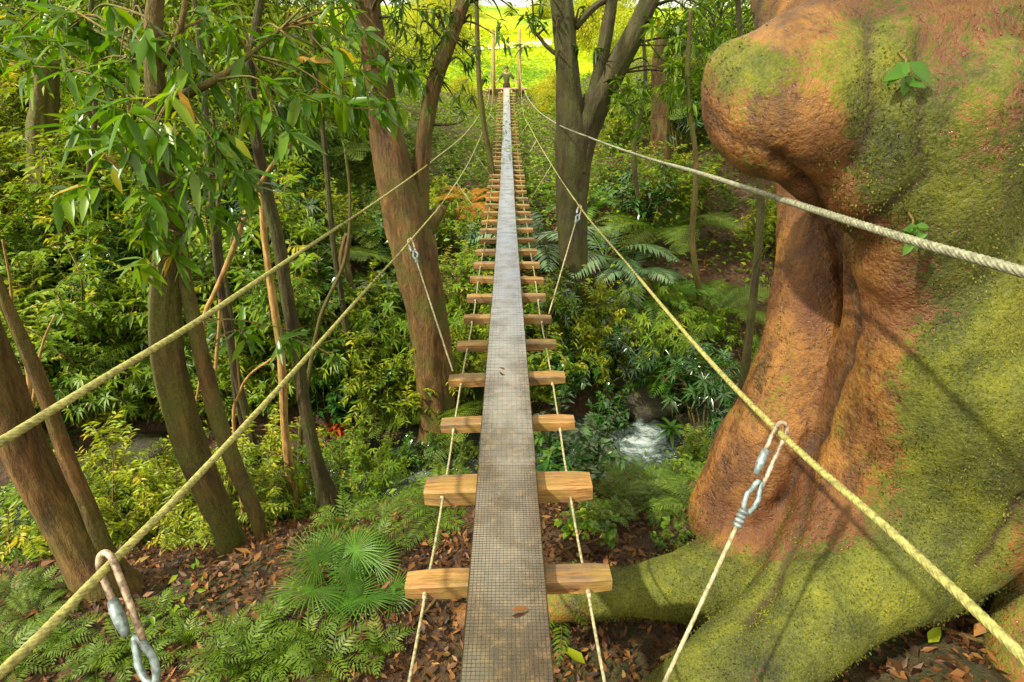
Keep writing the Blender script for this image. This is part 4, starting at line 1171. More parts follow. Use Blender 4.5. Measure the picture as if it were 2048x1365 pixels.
high_crown(giant, (-1.9, -.6, 6.9), 3.9, 2.4, 64, 60, .17, M['leaf_mid'], 9, [(1.3, 1.0, 4.6), (-.4, -.6, 6.3), (-2.2, -1.4, 7.2)])

# ------------------------------------------------------------------ background trees behind (fine-leaved crowns)
def big_crown(seed, H, Rr, n_cl, per, LL, mat, tm=.45, low=.25):
    rng = random.Random(seed); lv = Leaves(); st = MB()
    tr = catmull([(0, 0, -.3), (rng.gauss(0, .15), rng.gauss(0, .15), H * .35), (rng.gauss(0, .3), rng.gauss(0, .3), H * .7), (rng.gauss(0, .3), rng.gauss(0, .3), H * .95)], 6)
    st.tube([tuple(p) for p in tr], [max(.015, .035 * H / 4 * (1 - .8 * k / (len(tr) - 1))) for k in range(len(tr))], 8)
    for c in range(n_cl):
        t = rng.uniform(low, 1); a = rng.uniform(0, 2 * math.pi)
        rr_ = Rr * math.sin(math.pi * min(.96, (t - low) / (1 - low) * .75 + .22)) * rng.uniform(.35, 1.05)
        k = int(t * (len(tr) - 1)); b0 = Vector(tr[max(0, k - 2)])
        p = Vector((math.cos(a) * rr_, math.sin(a) * rr_, H * t + rng.gauss(0, .15)))
        st.tube([b0, b0.lerp(p, .5) + Vector((0, 0, .12)), p], [.018, .012, .005], 4, False)
        tt = tm + rng.gauss(0, .14)
        cr = Rr * rng.uniform(.18, .34)
        for _ in range(per):
            q = p + Vector((rng.gauss(0, cr), rng.gauss(0, cr), rng.gauss(0, cr * .55)))
            d = ((q - p).normalized() + rv(rng, .4) + Vector((0, 0, -.35))).normalized()
            lv.add(q, d, (Vector((0, 0, 1)) + rv(rng, .5)).normalized(), LL * rng.uniform(.7, 1.2), LL * .34, .3, tt + rng.gauss(0, .12))
    return lv.mesh('crown', mat), st.mesh('trunk', M['bark_dark'])
def tree_proto(name, *a, **k):
    cr, tr = big_crown(*a, **k); root = empty(name, (0, 0, -60)); root['category'] = 'tree'
    kid('crown', cr, root); kid('trunk', tr, root); return root
TP = [tree_proto('leafy_tree', 51, 4.6, 1.5, 90, 70, .13, M['leaf_mid'], low=.12), tree_proto('leafy_tree', 52, 5.2, 1.7, 100, 70, .12, M['leaf_dark'], low=.15), tree_proto('leafy_tree', 53, 4.2, 1.5, 90, 70, .12, M['leaf_light'], low=.1)]
MP = [tree_proto('meadow_tree', 54, 5.0, 2.6, 90, 60, .30, M['leaf_yellow'], low=.1), tree_proto('meadow_tree', 55, 4.0, 2.4, 80, 60, .30, M['leaf_light'], .8, low=.1)]

# ------------------------------------------------------------------ shrubs
SP = {
 'small_a': proto_thing('leafy_shrub', 'shrub', *shrub_meshes(61, 1.3, .75, 16, 13, 12, .085, .034, M['leaf_mid'], .25)),
 'small_b': proto_thing('leafy_shrub', 'shrub', *shrub_meshes(62, 1.5, .8, 16, 13, 12, .095, .030, M['leaf_light'], .35)),
 'small_c': proto_thing('leafy_shrub', 'shrub', *shrub_meshes(63, 1.1, .8, 16, 12, 12, .08, .036, M['leaf_dark'], .2)),
 'small_d': proto_thing('leafy_shrub', 'shrub', *shrub_meshes(67, 1.6, .7, 15, 14, 10, .11, .040, M['leaf_mid'], .45)),
 'whorl': proto_thing('whorled_shrub', 'shrub', *shrub_meshes(64, 1.2, .7, 12, 7, 9, .17, .034, M['leaf_glossy'], .35, TPL_M, True, 1.0, .45)),
 'whorl_light': proto_thing('whorled_shrub', 'shrub', *shrub_meshes(68, 1.3, .7, 12, 8, 8, .15, .034, M['leaf_mid'], .5, TPL_M, True, .9, .4)),
 'broad': proto_thing('broad_leaved_shrub', 'shrub', *shrub_meshes(65, 1.3, .55, 10, 8, 8, .15, .066, M['leaf_glossy'], .35, TPL_M, False, .6, .3)),
 'round': proto_thing('round_leaved_plant', 'plant', *shrub_meshes(66, .55, .32, 8, 5, 6, .085, .055, M['leaf_near'], .2, TPL_M, False, .6, .3, .005)),
}
FR_S = [frond_mesh(71 + k, .50, 24, .10, .0135, M['fern'], .75, .5, tpl=TPL_M, ang=74) for k in range(3)]
FR_T = [frond_mesh(171 + k, .30, 13, .062, .015, M['fern'], .9, .5, tpl=TPL_M, ang=66) for k in range(2)]
FR_B = [frond_mesh(81 + k, 1.25, 30, .34, .030, M['fern'], .55, .55, bip=True, rr=.008) for k in range(2)]
FR_P = [frond_mesh(91 + k, 1.2, 26, .36, .045, M['fern_pale'], .45, .7, rr=.010, ang=64, tpl=TPL_M, fold=.05) for k in range(2)]
FR_L = [frond_mesh(95 + k, 1.1, 26, .26, .034, M['palm'], .5, .6, rr=.008, ang=66, tpl=TPL_M) for k in range(2)]
FR_O = [frond_mesh(99, .55, 20, .14, .018, M['leaf_orange'], .5, .9, bip=True)]
FERN = [fern_proto('ground_fern', 'fern', FR_S, 11, 1), fern_proto('ground_fern', 'fern', FR_S, 9, 2, (.1, .7)), fern_proto('ground_fern', 'fern', FR_S, 10, 3, (-.1, .4))]
FERNT = [fern_proto('small_fern', 'fern', FR_T, 9, 14, (.2, 1.0)), fern_proto('small_fern', 'fern', FR_T, 12, 15, (0, .8))]
TFERN = fern_proto('tree_fern', 'fern', FR_B, 11, 4, (-.1, .5))
PFERN = fern_proto('pale_fern', 'fern', FR_P, 8, 5, (-.1, .5))
LFERN = fern_proto('long_leaf_fern', 'fern', FR_L, 9, 6, (0, .6))
OFERN = fern_proto('orange_fern', 'fern', FR_O, 12, 7, (-.2, .7))
FANS = [fan_mesh(k, .23, 38, .0085, M['palm'], .18) for k in (1, 2)]
FANP = fern_proto('fan_palm', 'palm', FANS, 5, 8, (-.45, .35))
def strap_mesh(seed, n, L, W, mat, up=.8):
    rng = random.Random(seed); lv = Leaves(); 
    tplv = (np.array([[0, -.3, .1], [0, .3, .1], [.3, -.5, .15], [.3, 0, 0], [.3, .5, .15], [.65, -.42, .12], [.65, 0, 0], [.65, .42, .12], [.88, -.2, .05], [.88, .2, .05], [1, 0, 0]], float),
            np.array([[0, 2, 3], [0, 3, 1], [1, 3, 4], [2, 5, 6], [2, 6, 3], [3, 6, 7], [3, 7, 4], [5, 8, 6], [8, 9, 6], [6, 9, 7], [8, 10, 9]]))
    for k in range(n):
        a = 2.4 * k; e = up * (1 - k / n) + .15
        lv.add((0, 0, .02 + .10 * (1 - k / n)), (math.cos(a), math.sin(a), e + rng.gauss(0, .12)), (0, 0, 1), L * rng.uniform(.75, 1.1), W, .45, .45 + rng.gauss(0, .15))
    return lv.mesh('leaves', mat, tplv)
def rosette(name, cat, *a):
    root = empty(name, (0, 0, -60)); root['category'] = cat; kid('leaves', strap_mesh(*a), root); return root
ROS = rosette('strap_leaved_plant', 'plant', 101, 22, .36, .045, M['leaf_glossy'])
ROSL = rosette('strap_leaved_plant', 'plant', 102, 16, .30, .05, M['palm'])
BRO = rosette('red_bromeliad', 'plant', 103, 26, .24, .04, M['leaf_red'], .6)
HELI = rosette('upright_leaved_plant', 'plant', 104, 7, .62, .15, M['palm'], 2.6)

rng = random.Random(77)
SP['tfern'] = TFERN; SP['lfern'] = LFERN
def visible(p, pad=160, pb=200):
    q = project(p)
    return q is not None and -pad < q[0] < 2048 + pad and -pad < q[1] < 1365 + pb
def in_giant(x, y): return (x > .75 and y < 3.3 and y > .3 and x > .55 + .12 * y)
def clearZ(x, y, r=0.0):
    ax = abs(x) - r * .75
    if y > 22.5 or y < 2.4: return 99
    return deck(y) - .15 if ax < .42 else (deck(y) + .15 if ax < 1.0 else (deck(y) + .15 + (ax - 1.0) * .9 if ax < 2.2 else 99))
KEEP = [(944, 400, 6.9), (676, 850, 3.4), (1290, 905, 5.0), (1250, 900, 5.0), (1335, 880, 4.4), (672, 1120, 2.2), (740, 1150, 2.1), (1235, 450, 8.5), (1100, 430, 9), (1420, 780, 4.8), (850, 905, 5)]
def hides(x, y, z, h, r):
    for a, b2, Y in KEEP:
        if y > Y - .1: continue
        q = project((x, y, z + h * .5))
        if q and abs(q[0] - a) < (r + .12) * F / q[2] + 18 and abs(q[1] - b2) < (h * .55) * F / q[2] + 18: return True
    return False
def ylim(a): return 165 if 850 < a < 1024 else 235 if 1024 <= a < 1112 else 120 if a < 1300 and a >= 1112 else 90 if 1300 <= a < 1470 else 110 if 560 < a <= 850 else -9999
def fit(x, y, z, H, s, smin):
    """shrink a plant until it leaves the meadow beyond in view"""
    while s > smin:
        q = project((x, y, z + H * s))
        if q[1] > ylim(q[0]): return s
        s *= .88
    return 0

ZX = [(130, 'behind the leaning trunk'), (300, 'left of the double-stemmed tree'), (450, 'behind the double-stemmed tree'), (620, 'around the slender stem'), (760, 'left of the curving tree'), (900, 'behind the curving tree'), (1024, 'left of the far crosspieces'), (1130, 'right of the far crosspieces'), (1250, 'behind the forking tree'), (1380, 'on the brown slope'), (1560, 'left of the giant trunk'), (9999, 'behind the giant trunk')]
def zone(p):
    q = project(p)
    zx = next(t for a, t in ZX if q[0] < a)
    zy = 'topmost' if q[1] < 130 else 'high up' if q[1] < 260 else 'halfway up' if q[1] < 400 else 'low down' if q[1] < 560 else 'at the bottom'
    return zx + ', ' + zy
# jittered planting over the two slopes
def scatter(x0, x1, y0, y1, step, pick, smin, smax, group_l, group_r, Hp, prob=1.0, extra=None):
    n = 0; y = y0
    while y < y1:
        st = step * (1 + .055 * (y - y0)); x = x0
        while x < x1:
            px_, py_ = x + rng.uniform(-.5, .5) * st, y + rng.uniform(-.5, .5) * st
            x += st
            if rng.random() > prob: continue
            u = py_ - (4.9 + .2 * px_)
            if -.95 < u < .8: continue
            if extra and not extra(px_, py_): continue
            z = gz(px_, py_)
            if not visible((px_, py_, z + Hp * .6)): continue
            key, lab_l, lab_r = pick(px_, py_)
            s = rng.uniform(smin, smax)
            top = clearZ(px_, py_, Hp * s * .45)
            if z + Hp * s > top:
                s = (top - z) / Hp
                if s < .17: continue
            s = fit(px_, py_, z, Hp, s, smin * .2)
            if s == 0 or hides(px_, py_, z, Hp * s, .5 * s): continue
            if in_giant(px_, py_): continue
            left = px_ < 0; zn = zone((px_, py_, z + Hp * s * .6)); lab = (lab_l if left else lab_r).split(' on the ')[0].split(' rising')[0] + ' ' + zn
            place(SP[key] if key in SP else key, (px_, py_, z - .03), s, rng.uniform(0, 6.28), lab, (group_l if left else group_r) + ' ' + zn.split(',')[0], (rng.uniform(-.12, .12), rng.uniform(-.12, .12)))
            n += 1
        y += st
    return n
def pick1(x, y):
    k = rng.choices(['small_a', 'small_b', 'small_c', 'small_d', 'whorl_light', 'whorl', 'broad', 'tfern', 'lfern'], [4, 3, 3, 4, 3, 1.5, 3, 1.6, 1.4])[0]
    nm = {'small_a': 'small-leaved green shrub', 'small_b': 'yellow-green small-leaved shrub', 'small_c': 'dark green small-leaved shrub', 'small_d': 'green shrub with long drooping leaves', 'whorl_light': 'green shrub with leaves in whorls', 'whorl': 'dark glossy shrub with leaves in whorls', 'broad': 'glossy broad-leaved shrub', 'tfern': 'arching feathery tree fern', 'lfern': 'long-fronded fern'}[k]
    return k, nm + ' on the slope left of the walkway', nm + ' on the slope right of the walkway'
n1 = scatter(-13, 0, 6.1, 17, .80, pick1, .8, 1.5, 'shrubs on the left slope', 'shrubs on the right slope', 1.35)
bare = lambda x, y: not (abs(x - 2.6) < .9 and abs(y - 7.4) < .5) and not (abs(x - 4.2) < 1.0 and abs(y - 9.4) < .6)
n2 = scatter(0, 10, 6.3, 17, .84, pick1, .6, 1.15, 'shrubs on the left slope', 'shrubs on the right slope', 1.35, .9, bare)
def pick2(x, y):
    k = rng.choice([0, 1, 2]); nm = ['mid green leafy tree', 'dark green leafy tree', 'bright green leafy tree'][k]
    return TP[k], nm + ' rising over the shrubs on the left slope', nm + ' rising over the shrubs on the right slope'
n3 = scatter(-16, -1.6, 9.5, 19, 1.7, pick2, .7, 1.15, 'trees on the left slope', 'trees on the right slope', 4.6)
n4 = scatter(2.3, 13, 11.5, 19, 2.0, pick2, .6, 1.05, 'trees on the left slope', 'trees on the right slope', 4.6, .85)
# near bank, left: shrubs between the litter and the stream
n7 = scatter(-7.5, -1.0, 5.45, 6.5, .5, pick1, .6, .95, 'shrubs on the left slope', 'shrubs on the right slope', 1.35)
def pick3(x, y):
    k = rng.choices(['small_a', 'small_b', 'small_c', 'whorl_light', 'small_d'], [4, 4, 3, 2, 2])[0]
    return k, {'small_a': 'small green bush', 'small_b': 'yellow-green bush', 'small_c': 'dark green bush', 'whorl_light': 'bush with whorled leaves', 'small_d': 'bush with drooping leaves'}[k] + ' on the near bank among the left stems', 'green bush on the near bank right of the walkway'
n5 = scatter(-6.5, -.95, 2.9, 4.4, .40, pick3, .45, .85, 'bushes on the near left bank', 'bushes on the near right bank', 1.35, .95)
n6 = scatter(-7.5, 3.2, 4.6, 6.8, .46, pick3, .5, .85, 'bushes on the near left bank', 'bushes on the near right bank', 1.35, .9)
print('shrubs', n1, n2, n3, n4, n5, n6)

# meadow trees and bushes beyond the far bank
for k in range(46):
    a, b2 = rng.choice([(rng.uniform(520, 940), rng.uniform(60, 175)), (rng.uniform(1110, 1480), rng.uniform(60, 185)), (rng.uniform(800, 1250), rng.uniform(24, 60))])
    p = at_ground(a, b2)
    if p.y < 24: p.y = rng.uniform(25, 34); p.x = (a - 1024) / F * p.y * 1.0
    s = rng.uniform(.35, .75) * min(1.2, p.y / 42)
    if abs(a - 1013) < 75: s *= .35
    m_ = rng.randint(0, 1)
    place(MP[m_], (p.x, p.y, gz(p.x, p.y) - .1), s, rng.uniform(0, 6.28), ('sunlit yellow tree on the bright meadow ' if m_ == 0 else 'sunlit yellow-green tree on the bright meadow ') + ('left of the far posts' if p.x < 0 else 'right of the far posts'), 'sunlit trees on the meadow')
for a, b2, s in ((1085, 205, .16), (1096, 230, .18), (1068, 190, .12), (945, 215, .16), (925, 200, .18), (1110, 200, .2)):
    p = at_ground(a, b2); place(MP[1], (p.x, p.y, gz(p.x, p.y) - .1), s, rng.uniform(0, 6.28), 'bright lime bush beside the far end of the footbridge', 'lime bushes at the far landing')

# individually placed plants
def put(proto, a, b2, s, label, rz=None, dz=0.0, tilt=(0, 0), group=None):
    p = at_ground(a, b2)
    return place(proto, (p.x, p.y, p.z + dz), s, rng.uniform(0, 6.28) if rz is None else rz, label, group, tilt)
put(FANP, 672, 1168, .95, 'bright green fan palm seedling on the leaf litter, left one of the pair')
put(FANP, 738, 1185, .78, 'bright green fan palm seedling nearest the walkway crosspiece', rz=2.0)
put(BRO, 676, 868, .95, 'orange-red bromeliad rosette under the curving tree')
put(OFERN, 944, 450, 1.3, 'bright orange fern clump beside the crosspieces', dz=.35)
put(SP['round'], 1175, 1085, .45, 'small round-leaved plant on leaf litter right of the second crosspiece')
put(SP['round'], 1340, 1095, .30, 'tiny dark round-leaved plant beside the mossy root')
put(SP['broad'], 1225, 880, .62, 'leggy bush with glossy oval leaves right of the walkway')
put(SP['broad'], 1165, 790, .75, 'glossy broad-leaved bush against the fourth crosspiece, right side')
put(SP['broad'], 860, 850, .55, 'glossy bush under the left cable clamp end', )
for a, b2, s_, key, lab in ((1145, 985, .55, 'broad', 'low glossy oval-leaved bush beside the right end of the second crosspiece'), (1205, 960, .5, 'broad', 'leggy oval-leaved bush on the bank left of the white water'), (780, 965, .42, 'small_a', 'small green bush on the bank above the fan palms'), (715, 950, .45, 'small_d', 'drooping-leaved bush between slender stem and curving tree'), (845, 945, .42, 'broad', 'glossy bush at the foot of the curving tree'), (905, 950, .40, 'small_c', 'dark bush under the walkway at the stream edge'), (1400, 950, .4, 'small_a', 'small green bush against the orange root')):
    put(SP[key], a, b2, s_, lab)
put(SP['whorl'], 1420, 880, .95, 'wet shining bush with narrow whorled leaves beside the giant tree')
put(SP['whorl'], 1370, 800, .8, 'wet shining narrow-leaved bush above the dark pool')
put(SP['whorl'], 1150, 680, .8, 'shining narrow-leaved bush below the forking tree')
put(SP['whorl'], 810, 800, .5, 'shining narrow-leaved bush below the curving tree')
put(ROSL, 1335, 905, .8, 'pale green strap-leaved plant on the stream bank', dz=.25)
put(HELI, 1120, 640, .95, 'plant with broad upright green leaves beside the right crosspieces')
put(HELI, 925, 760, .75, 'upright green leaf blades beside the left crosspieces')
for a, b2, s, lab in ((1075, 500, 1.05, 'wet silvery fern beside the right end of the far crosspieces'), (1210, 520, .95, 'silvery palm-like fern right of the forking trunk'), (1260, 560, .7, 'small silvery fern on the brown slope')):
    put(PFERN, a, b2, s, lab)
for a, b2, s, lab in ((700, 640, 1.0, 'light green long-fronded fern left of the curving tree'), (1180, 430, 1.1, 'green long-fronded fern behind the forking trunk'), (1355, 760, .75, 'small long-fronded fern above the dark pool'), (1300, 620, .9, 'long-fronded fern on the right slope'), (170, 620, 1.0, 'long-fronded fern behind the leaning trunk')):
    put(LFERN, a, b2, s, lab)
for a, b2, s, lab in ((1330, 480, 1.0, 'arching tree fern on the right slope'), (1430, 640, .8, 'arching tree fern left of the giant trunk'), (600, 560, 1.1, 'arching tree fern behind the slender stem'), (740, 470, 1.0, 'arching tree fern touching the curving tree'), (60, 760, .9, 'arching tree fern at the left edge'), (1400, 250, 1.4, 'large arching tree fern near the burl'), (200, 500, 1.3, 'large arching tree fern on the left slope')):
    put(TFERN, a, b2, s, lab)
for a, b2, s, lab in ((30, 1010, .9, 'strap-leaved plant at the left edge behind the leaning trunk'), (40, 1110, .8, 'strap-leaved plant in front of the leaning trunk base'), (120, 900, 1.0, 'dark strap-leaved plant right of the leaning trunk'), (330, 1010, .8, 'strap-leaved plant at the foot of the double-stemmed tree')):
    put(ROS, a, b2, s, lab)
# ground ferns
fr = [(820, 1010), (750, 1045), (860, 1055), (790, 985), (650, 960), (570, 950), (700, 1005), (850, 960), (905, 1020),
      (1290, 1030), (1230, 1010), (1350, 1020), (1380, 980), (1320, 990), (1260, 975), (1180, 965), (1400, 1040),
      (250, 1060), (330, 1045), (160, 1190), (60, 1240), (20, 1200), (90, 1330), (520, 1015), (470, 1060), (905, 985)]
WH = [(1024, 700, 900, 'between the fan palms and the walkway'), (700, 0, 1001, 'around the slender stem')]
def near_what(a, b2):
    if a > 1024: return ('right of the walkway, ' + ('beside the second crosspiece' if a < 1240 else 'in front of the white water' if a < 1330 else 'against the orange root'))
    if b2 > 1230: return 'in the bottom left corner ' + ('left of the lower hook' if a < 200 else 'under the lower hook')
    if a > 840: return 'beside the ' + ('second' if b2 < 1060 else 'first') + ' crosspiece, left end'
    if a > 690: return 'above the fan palms'
    if a > 540: return 'at the foot of the slender stem'
    if a > 440: return 'at the foot of the double-stemmed tree, right side'
    if a > 240: return 'at the foot of the double-stemmed tree, left side'
    return 'at the foot of the leaning trunk'
for i, (a, b2) in enumerate(fr):
    w_ = near_what(a, b2)
    lab = ['tall feathery green fern ', 'spreading feathery green fern ', 'full rounded feathery fern '][i % 3] + w_
    put(FERN[i % 3], a + rng.uniform(-15, 15), b2 + rng.uniform(-8, 8), rng.uniform(.42, .72) * (.8 if b2 > 1150 else 1), lab, group='ground ferns ' + w_)
ft = [(440, 1345), (540, 1325), (620, 1300), (560, 1265), (300, 1345), (190, 1345), (380, 1300), (250, 1320), (480, 1290), (650, 1345), (130, 1290), (30, 1350), (590, 1350), (500, 1350), (100, 1200), (320, 1250),
      (770, 1310), (1120, 1230), (1180, 1050), (1220, 1060), (780, 1110), (690, 1075), (560, 1040), (620, 1010)]
for i, (a, b2) in enumerate(ft):
    w_ = near_what(a, b2) if b2 < 1230 else ('at the bottom edge between the lower hook and the walkway' if a > 340 else 'at the bottom edge around the lower hook')
    put(FERNT[i % 2], a + rng.uniform(-15, 15), b2 + rng.uniform(-8, 8), rng.uniform(.5, .85), ['small leafy fern tuft ', 'small bushy fern tuft '][i % 2] + w_, group='small ferns ' + w_)
for a, b2 in ((570, 940), (604, 880), (350, 965)):
    p = at_ground(a, b2); fl = empty('yellow_flower', p); tag(fl, {570: 'pale yellow flower spike above the ferns left of the slender stem', 604: 'pale yellow flower spike beside the slender stem', 350: 'small yellow flower spike before the double-stemmed tree'}[a], 'flower')
    lv = Leaves(); r_ = random.Random(a)
    for k in range(26):
        an = k * 2.4; lv.add((0, 0, .16 + .005 * k), (math.cos(an), math.sin(an), .5), (0, 0, 1), .055, .03, .2, r_.random())
    kid('petals', lv.mesh('petals', M['flower'], TPL_M), fl); kid('stem', MB().tube([(0, 0, -.02), (0, 0, .3)], .005, 5).mesh('stem', M['fern']), fl)

# seedlings rooted in the giant tree's bark
def sprout(a, b2, d, label, n, L, seed, mat='palm', w=.55, hang=.3):
    e_ = (GPX[0] - a) ** 2 + (GPX[1] - b2) ** 2; d = float(GPX[2][e_ < 200].min()) - .012
    p = at_d(a, b2, d); r_ = random.Random(seed); root = empty('bark_seedling', p); tag(root, label, 'seedling')
    st = MB(); lf = unit_w(M[mat], w)
    st.tube([(0.02, .1, .03), (0, 0, 0), (-.01, -.03, -.03), (-.005, -.035, -.10)], [.003, .003, .002, .0015], 5)
    kid('stem', st.mesh('stem', M['twig']), root)
    for k in range(n):
        an = 2.4 * k; q = Vector(p) + Vector((-.01, -.03, -.005 - .012 * (k % 4)))
        leaf_obj(lf, root, q, Vector((math.cos(an), -.35, math.sin(an) * .7 - hang)), Vector((-.2, -1, .7)), L * r_.uniform(.7, 1.1))
def unit_w(mat, w):
    lv = Leaves(); lv.add((0, 0, 0), (1, 0, 0), (0, 0, 1), 1.0, w, .15, .5); return lv.mesh('leaf', mat, TPL_D)
sprout(1826, 440, 1.50, 'small green seedling growing on the bark below the silvery cable', 13, .038, 1)
sprout(1812, 120, 1.52, 'broad heart-shaped green leaves hanging on the trunk near the top', 5, .062, 2, 'palm', .5, .7)

# ------------------------------------------------------------------ leaf litter, undergrowth, rocks, sticks
rng = random.Random(5); npr = np.random.default_rng(5)
lv = Leaves()
for i in range(52000):
    if i < 45000: x, y = rng.uniform(-3.6, 2.6), rng.uniform(.2, 3.9)
    else: x, y = rng.uniform(-3, 7), rng.uniform(6.2, 12)
    z = gz(x, y)
    if not visible((x, y, z), 40, 60): continue
    a = rng.uniform(0, 6.28)
    tilt = rng.gauss(0, .32)
    d = Vector((math.cos(a), math.sin(a), tilt)); n = (Vector((0, 0, 1)) + rv(rng, .35)).normalized()
    l = rng.uniform(.018, .058) * (1 if y < 5 else 2) * (1.5 if rng.random() < .06 else 1)
    lv.add((x, y, z + rng.uniform(0, .028)), d, n, l, l * rng.uniform(.3, .55), rng.uniform(-.35, .35), min(1, max(0, rng.gauss(.38, .26))))
tag(link('leaf_litter', lv.mesh('leaf_litter', M['litter'], TPL_M)), 'brown fallen leaves covering the forest floor under the footbridge', 'leaf litter', kind='stuff')
lv = Leaves()
for i in range(95000):
    if rng.random() < .74: x, y = rng.uniform(-12, 10), rng.uniform(6.0, 20)
    elif rng.random() < .45: x, y = rng.uniform(-5, -1.4), rng.uniform(1.4, 4.3)
    else: x, y = rng.uniform(-4, 3.2), rng.uniform(3.0, 4.3)
    u = y - (4.9 + .2 * x)
    if -.75 < u < .8: continue
    if noise.noise(Vector((x * .9, y * .9, 2))) < (.32 if y < 2.9 else -.1) and y < 4.5: continue
    if x > 1 and not bare(x, y): continue
    z = gz(x, y); h0 = .1
    if z + h0 > clearZ(x, y): continue
    a = rng.uniform(0, 6.28); h = abs(rng.gauss(0, .10 if y < 5 else .26))
    l = rng.uniform(.03, .07) * (.8 if y < 2.9 else 1 if y < 5 else 1.8)
    lv.add((x, y, z + h), (math.cos(a), math.sin(a), rng.uniform(-.2, .7)), (Vector((0, 0, 1)) + rv(rng, .4)).normalized(), l, l * .45, .3, rng.gauss(.45, .2))
tag(link('undergrowth', lv.mesh('undergrowth', M['leaf_mid'])), 'low green leafy undergrowth covering both banks', 'undergrowth', kind='stuff')

lv = Leaves()
for i in range(60000):
    y = 9.5 + 48 * rng.random() ** 1.8; x = rng.uniform(-.55, .55) * y
    if not visible((x, y, gz(x, y)), 10, 0): continue
    m_ = noise.noise(Vector((x * .5, y * .35, 7)))
    if y < 24 and m_ < -.25 : continue
    z = gz(x, y); k = y / 22
    if y < 22 and abs(x) < .6 and z + .3 > deck(y): continue
    a = rng.uniform(0, 6.28); l = rng.uniform(.08, .24) * k
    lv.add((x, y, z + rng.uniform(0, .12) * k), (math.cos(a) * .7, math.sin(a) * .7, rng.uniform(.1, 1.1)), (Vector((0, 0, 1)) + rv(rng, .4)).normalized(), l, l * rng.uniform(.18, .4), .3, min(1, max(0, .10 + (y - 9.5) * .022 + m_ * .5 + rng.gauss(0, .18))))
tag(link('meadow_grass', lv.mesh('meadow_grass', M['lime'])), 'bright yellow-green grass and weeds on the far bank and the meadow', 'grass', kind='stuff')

def rock_mesh(seed, r):
    me = MB(); r_ = random.Random(seed); nu, nv = 14, 9
    for j in range(nv + 1):
        for i in range(nu):
            a, t = 2 * math.pi * i / nu, math.pi * j / nv
            p = Vector((math.sin(t) * math.cos(a), math.sin(t) * math.sin(a), math.cos(t) * .62))
            p *= r * (1 + .32 * noise.noise(p * 1.6 + Vector((seed, 0, 0))) + .10 * noise.noise(p * 5 + Vector((0, seed, 0))))
            me.v.append(p)
    for j in range(nv):
        for i in range(nu):
            a, c2 = j * nu + i, j * nu + (i + 1) % nu
            me.f.append((a, a + nu, c2 + nu, c2))
    return me.mesh('boulder', M['rock'])
RM = [rock_mesh(k, 1.0) for k in range(4)]
for i, (a, b2, w, lab) in enumerate(((1290, 800, 150, 'large dark wet boulder behind the white water'), (1200, 850, 70, 'dark boulder left of the white water'), (1370, 860, 90, 'dark boulder right of the white water under the shining bush'), (1240, 760, 90, 'dark boulder above the pool'),
        (1180, 905, 50, 'small dark rock at the stream edge by the walkway'), (1385, 935, 50, 'small rock at the stream edge near the giant tree'), (290, 915, 150, 'long mossy boulder behind the double-stemmed tree'), (210, 930, 90, 'mossy rock right of the leaning trunk'), (830, 870, 60, 'wet rock in the stream left of the walkway'), (925, 900, 50, 'wet rock under the walkway'), (1275, 940, 26, 'small dark stone in the white water'), (620, 905, 70, 'mossy rock right of the slender stem'), (700, 900, 60, 'dark rock behind the fan palms'))):
    p = at_ground(a, b2); r_ = w * .5 * depth(p) / F
    o = link('boulder', RM[i % 4]); o.location = (p.x, p.y, p.z + r_ * .15); o.scale = (r_ * 1.15, r_ * .9, r_ * .85); o.rotation_euler = (rng.uniform(-.2, .2), rng.uniform(-.2, .2), rng.uniform(0, 6)); tag(o, lab, 'rock')
for i, (a, b2, L_, an, lab) in enumerate(((1440, 1300, .5, .15, 'thin pale stick on the litter between the mossy roots'), (380, 1290, .28, 1.1, 'short pale stick standing in the litter by the lower left cable'), (1880, 1265, .5, -.35, 'brown stick on the litter at the foot of the giant tree'), (1960, 1290, .6, -.5, 'long brown stick in the bottom right corner'), (560, 1075, .35, .2, 'short brown stick on the litter left of the fan palms'), (790, 1290, .5, .9, 'brown fallen branch on the litter beside the walkway'), (1160, 1100, .3, .4, 'short stick on the litter right of the walkway'))):
    p = at_ground(a, b2); r_ = random.Random(i); c, s = math.cos(an), math.sin(an)
    pts = [(c * L_ * (t - .5) + r_.gauss(0, .01), s * L_ * (t - .5) + r_.gauss(0, .01), .015 + r_.uniform(0, .025)) for t in (0, .25, .5, .75, 1)]
    o = link('fallen_stick', MB().tube([tuple(q) for q in catmull(pts, 4)], .007, 7).mesh('stick', M['bark_pale'] if i < 2 else M['bark_warm'])); o.location = p; tag(o, lab, 'stick')
for a, b2, an, l, lab in ((1850, 1300, .6, .09, 'yellow fallen leaf at the foot of the giant tree'), (1240, 1255, 1.0, .085, 'large orange fallen leaf right of the walkway'), (690, 1300, .3, .11, 'large brown curled leaf left of the walkway'), (1170, 1340, 2.5, .12, 'large greenish-yellow fallen leaf beside the walkway at the bottom')):
    p = at_ground(a, b2); o = link('fallen_leaf', unit_w(M['leaf_yellow' if 'yellow' in lab else 'litter'], .4)); o.location = p + Vector((0, 0, .035)); o.scale = (l, l, l); o.rotation_euler = (.2, -.2, an); tag(o, lab, 'leaf')
for y_, x_, a_ in ((1.02, .012, .2), (2.55, -.01, 2.2)):
    o = link('fallen_leaf', unit_w(M['litter'], .35)); o.location = (x_, y_, deck(y_) + BT + .016); o.scale = (.05, .05, .05); o.rotation_euler = (0, 0, a_)
    tag(o, 'small curled brown leaf lying on the ' + ('nearest walkway board' if y_ < 2 else 'walkway past the board joint'), 'leaf')

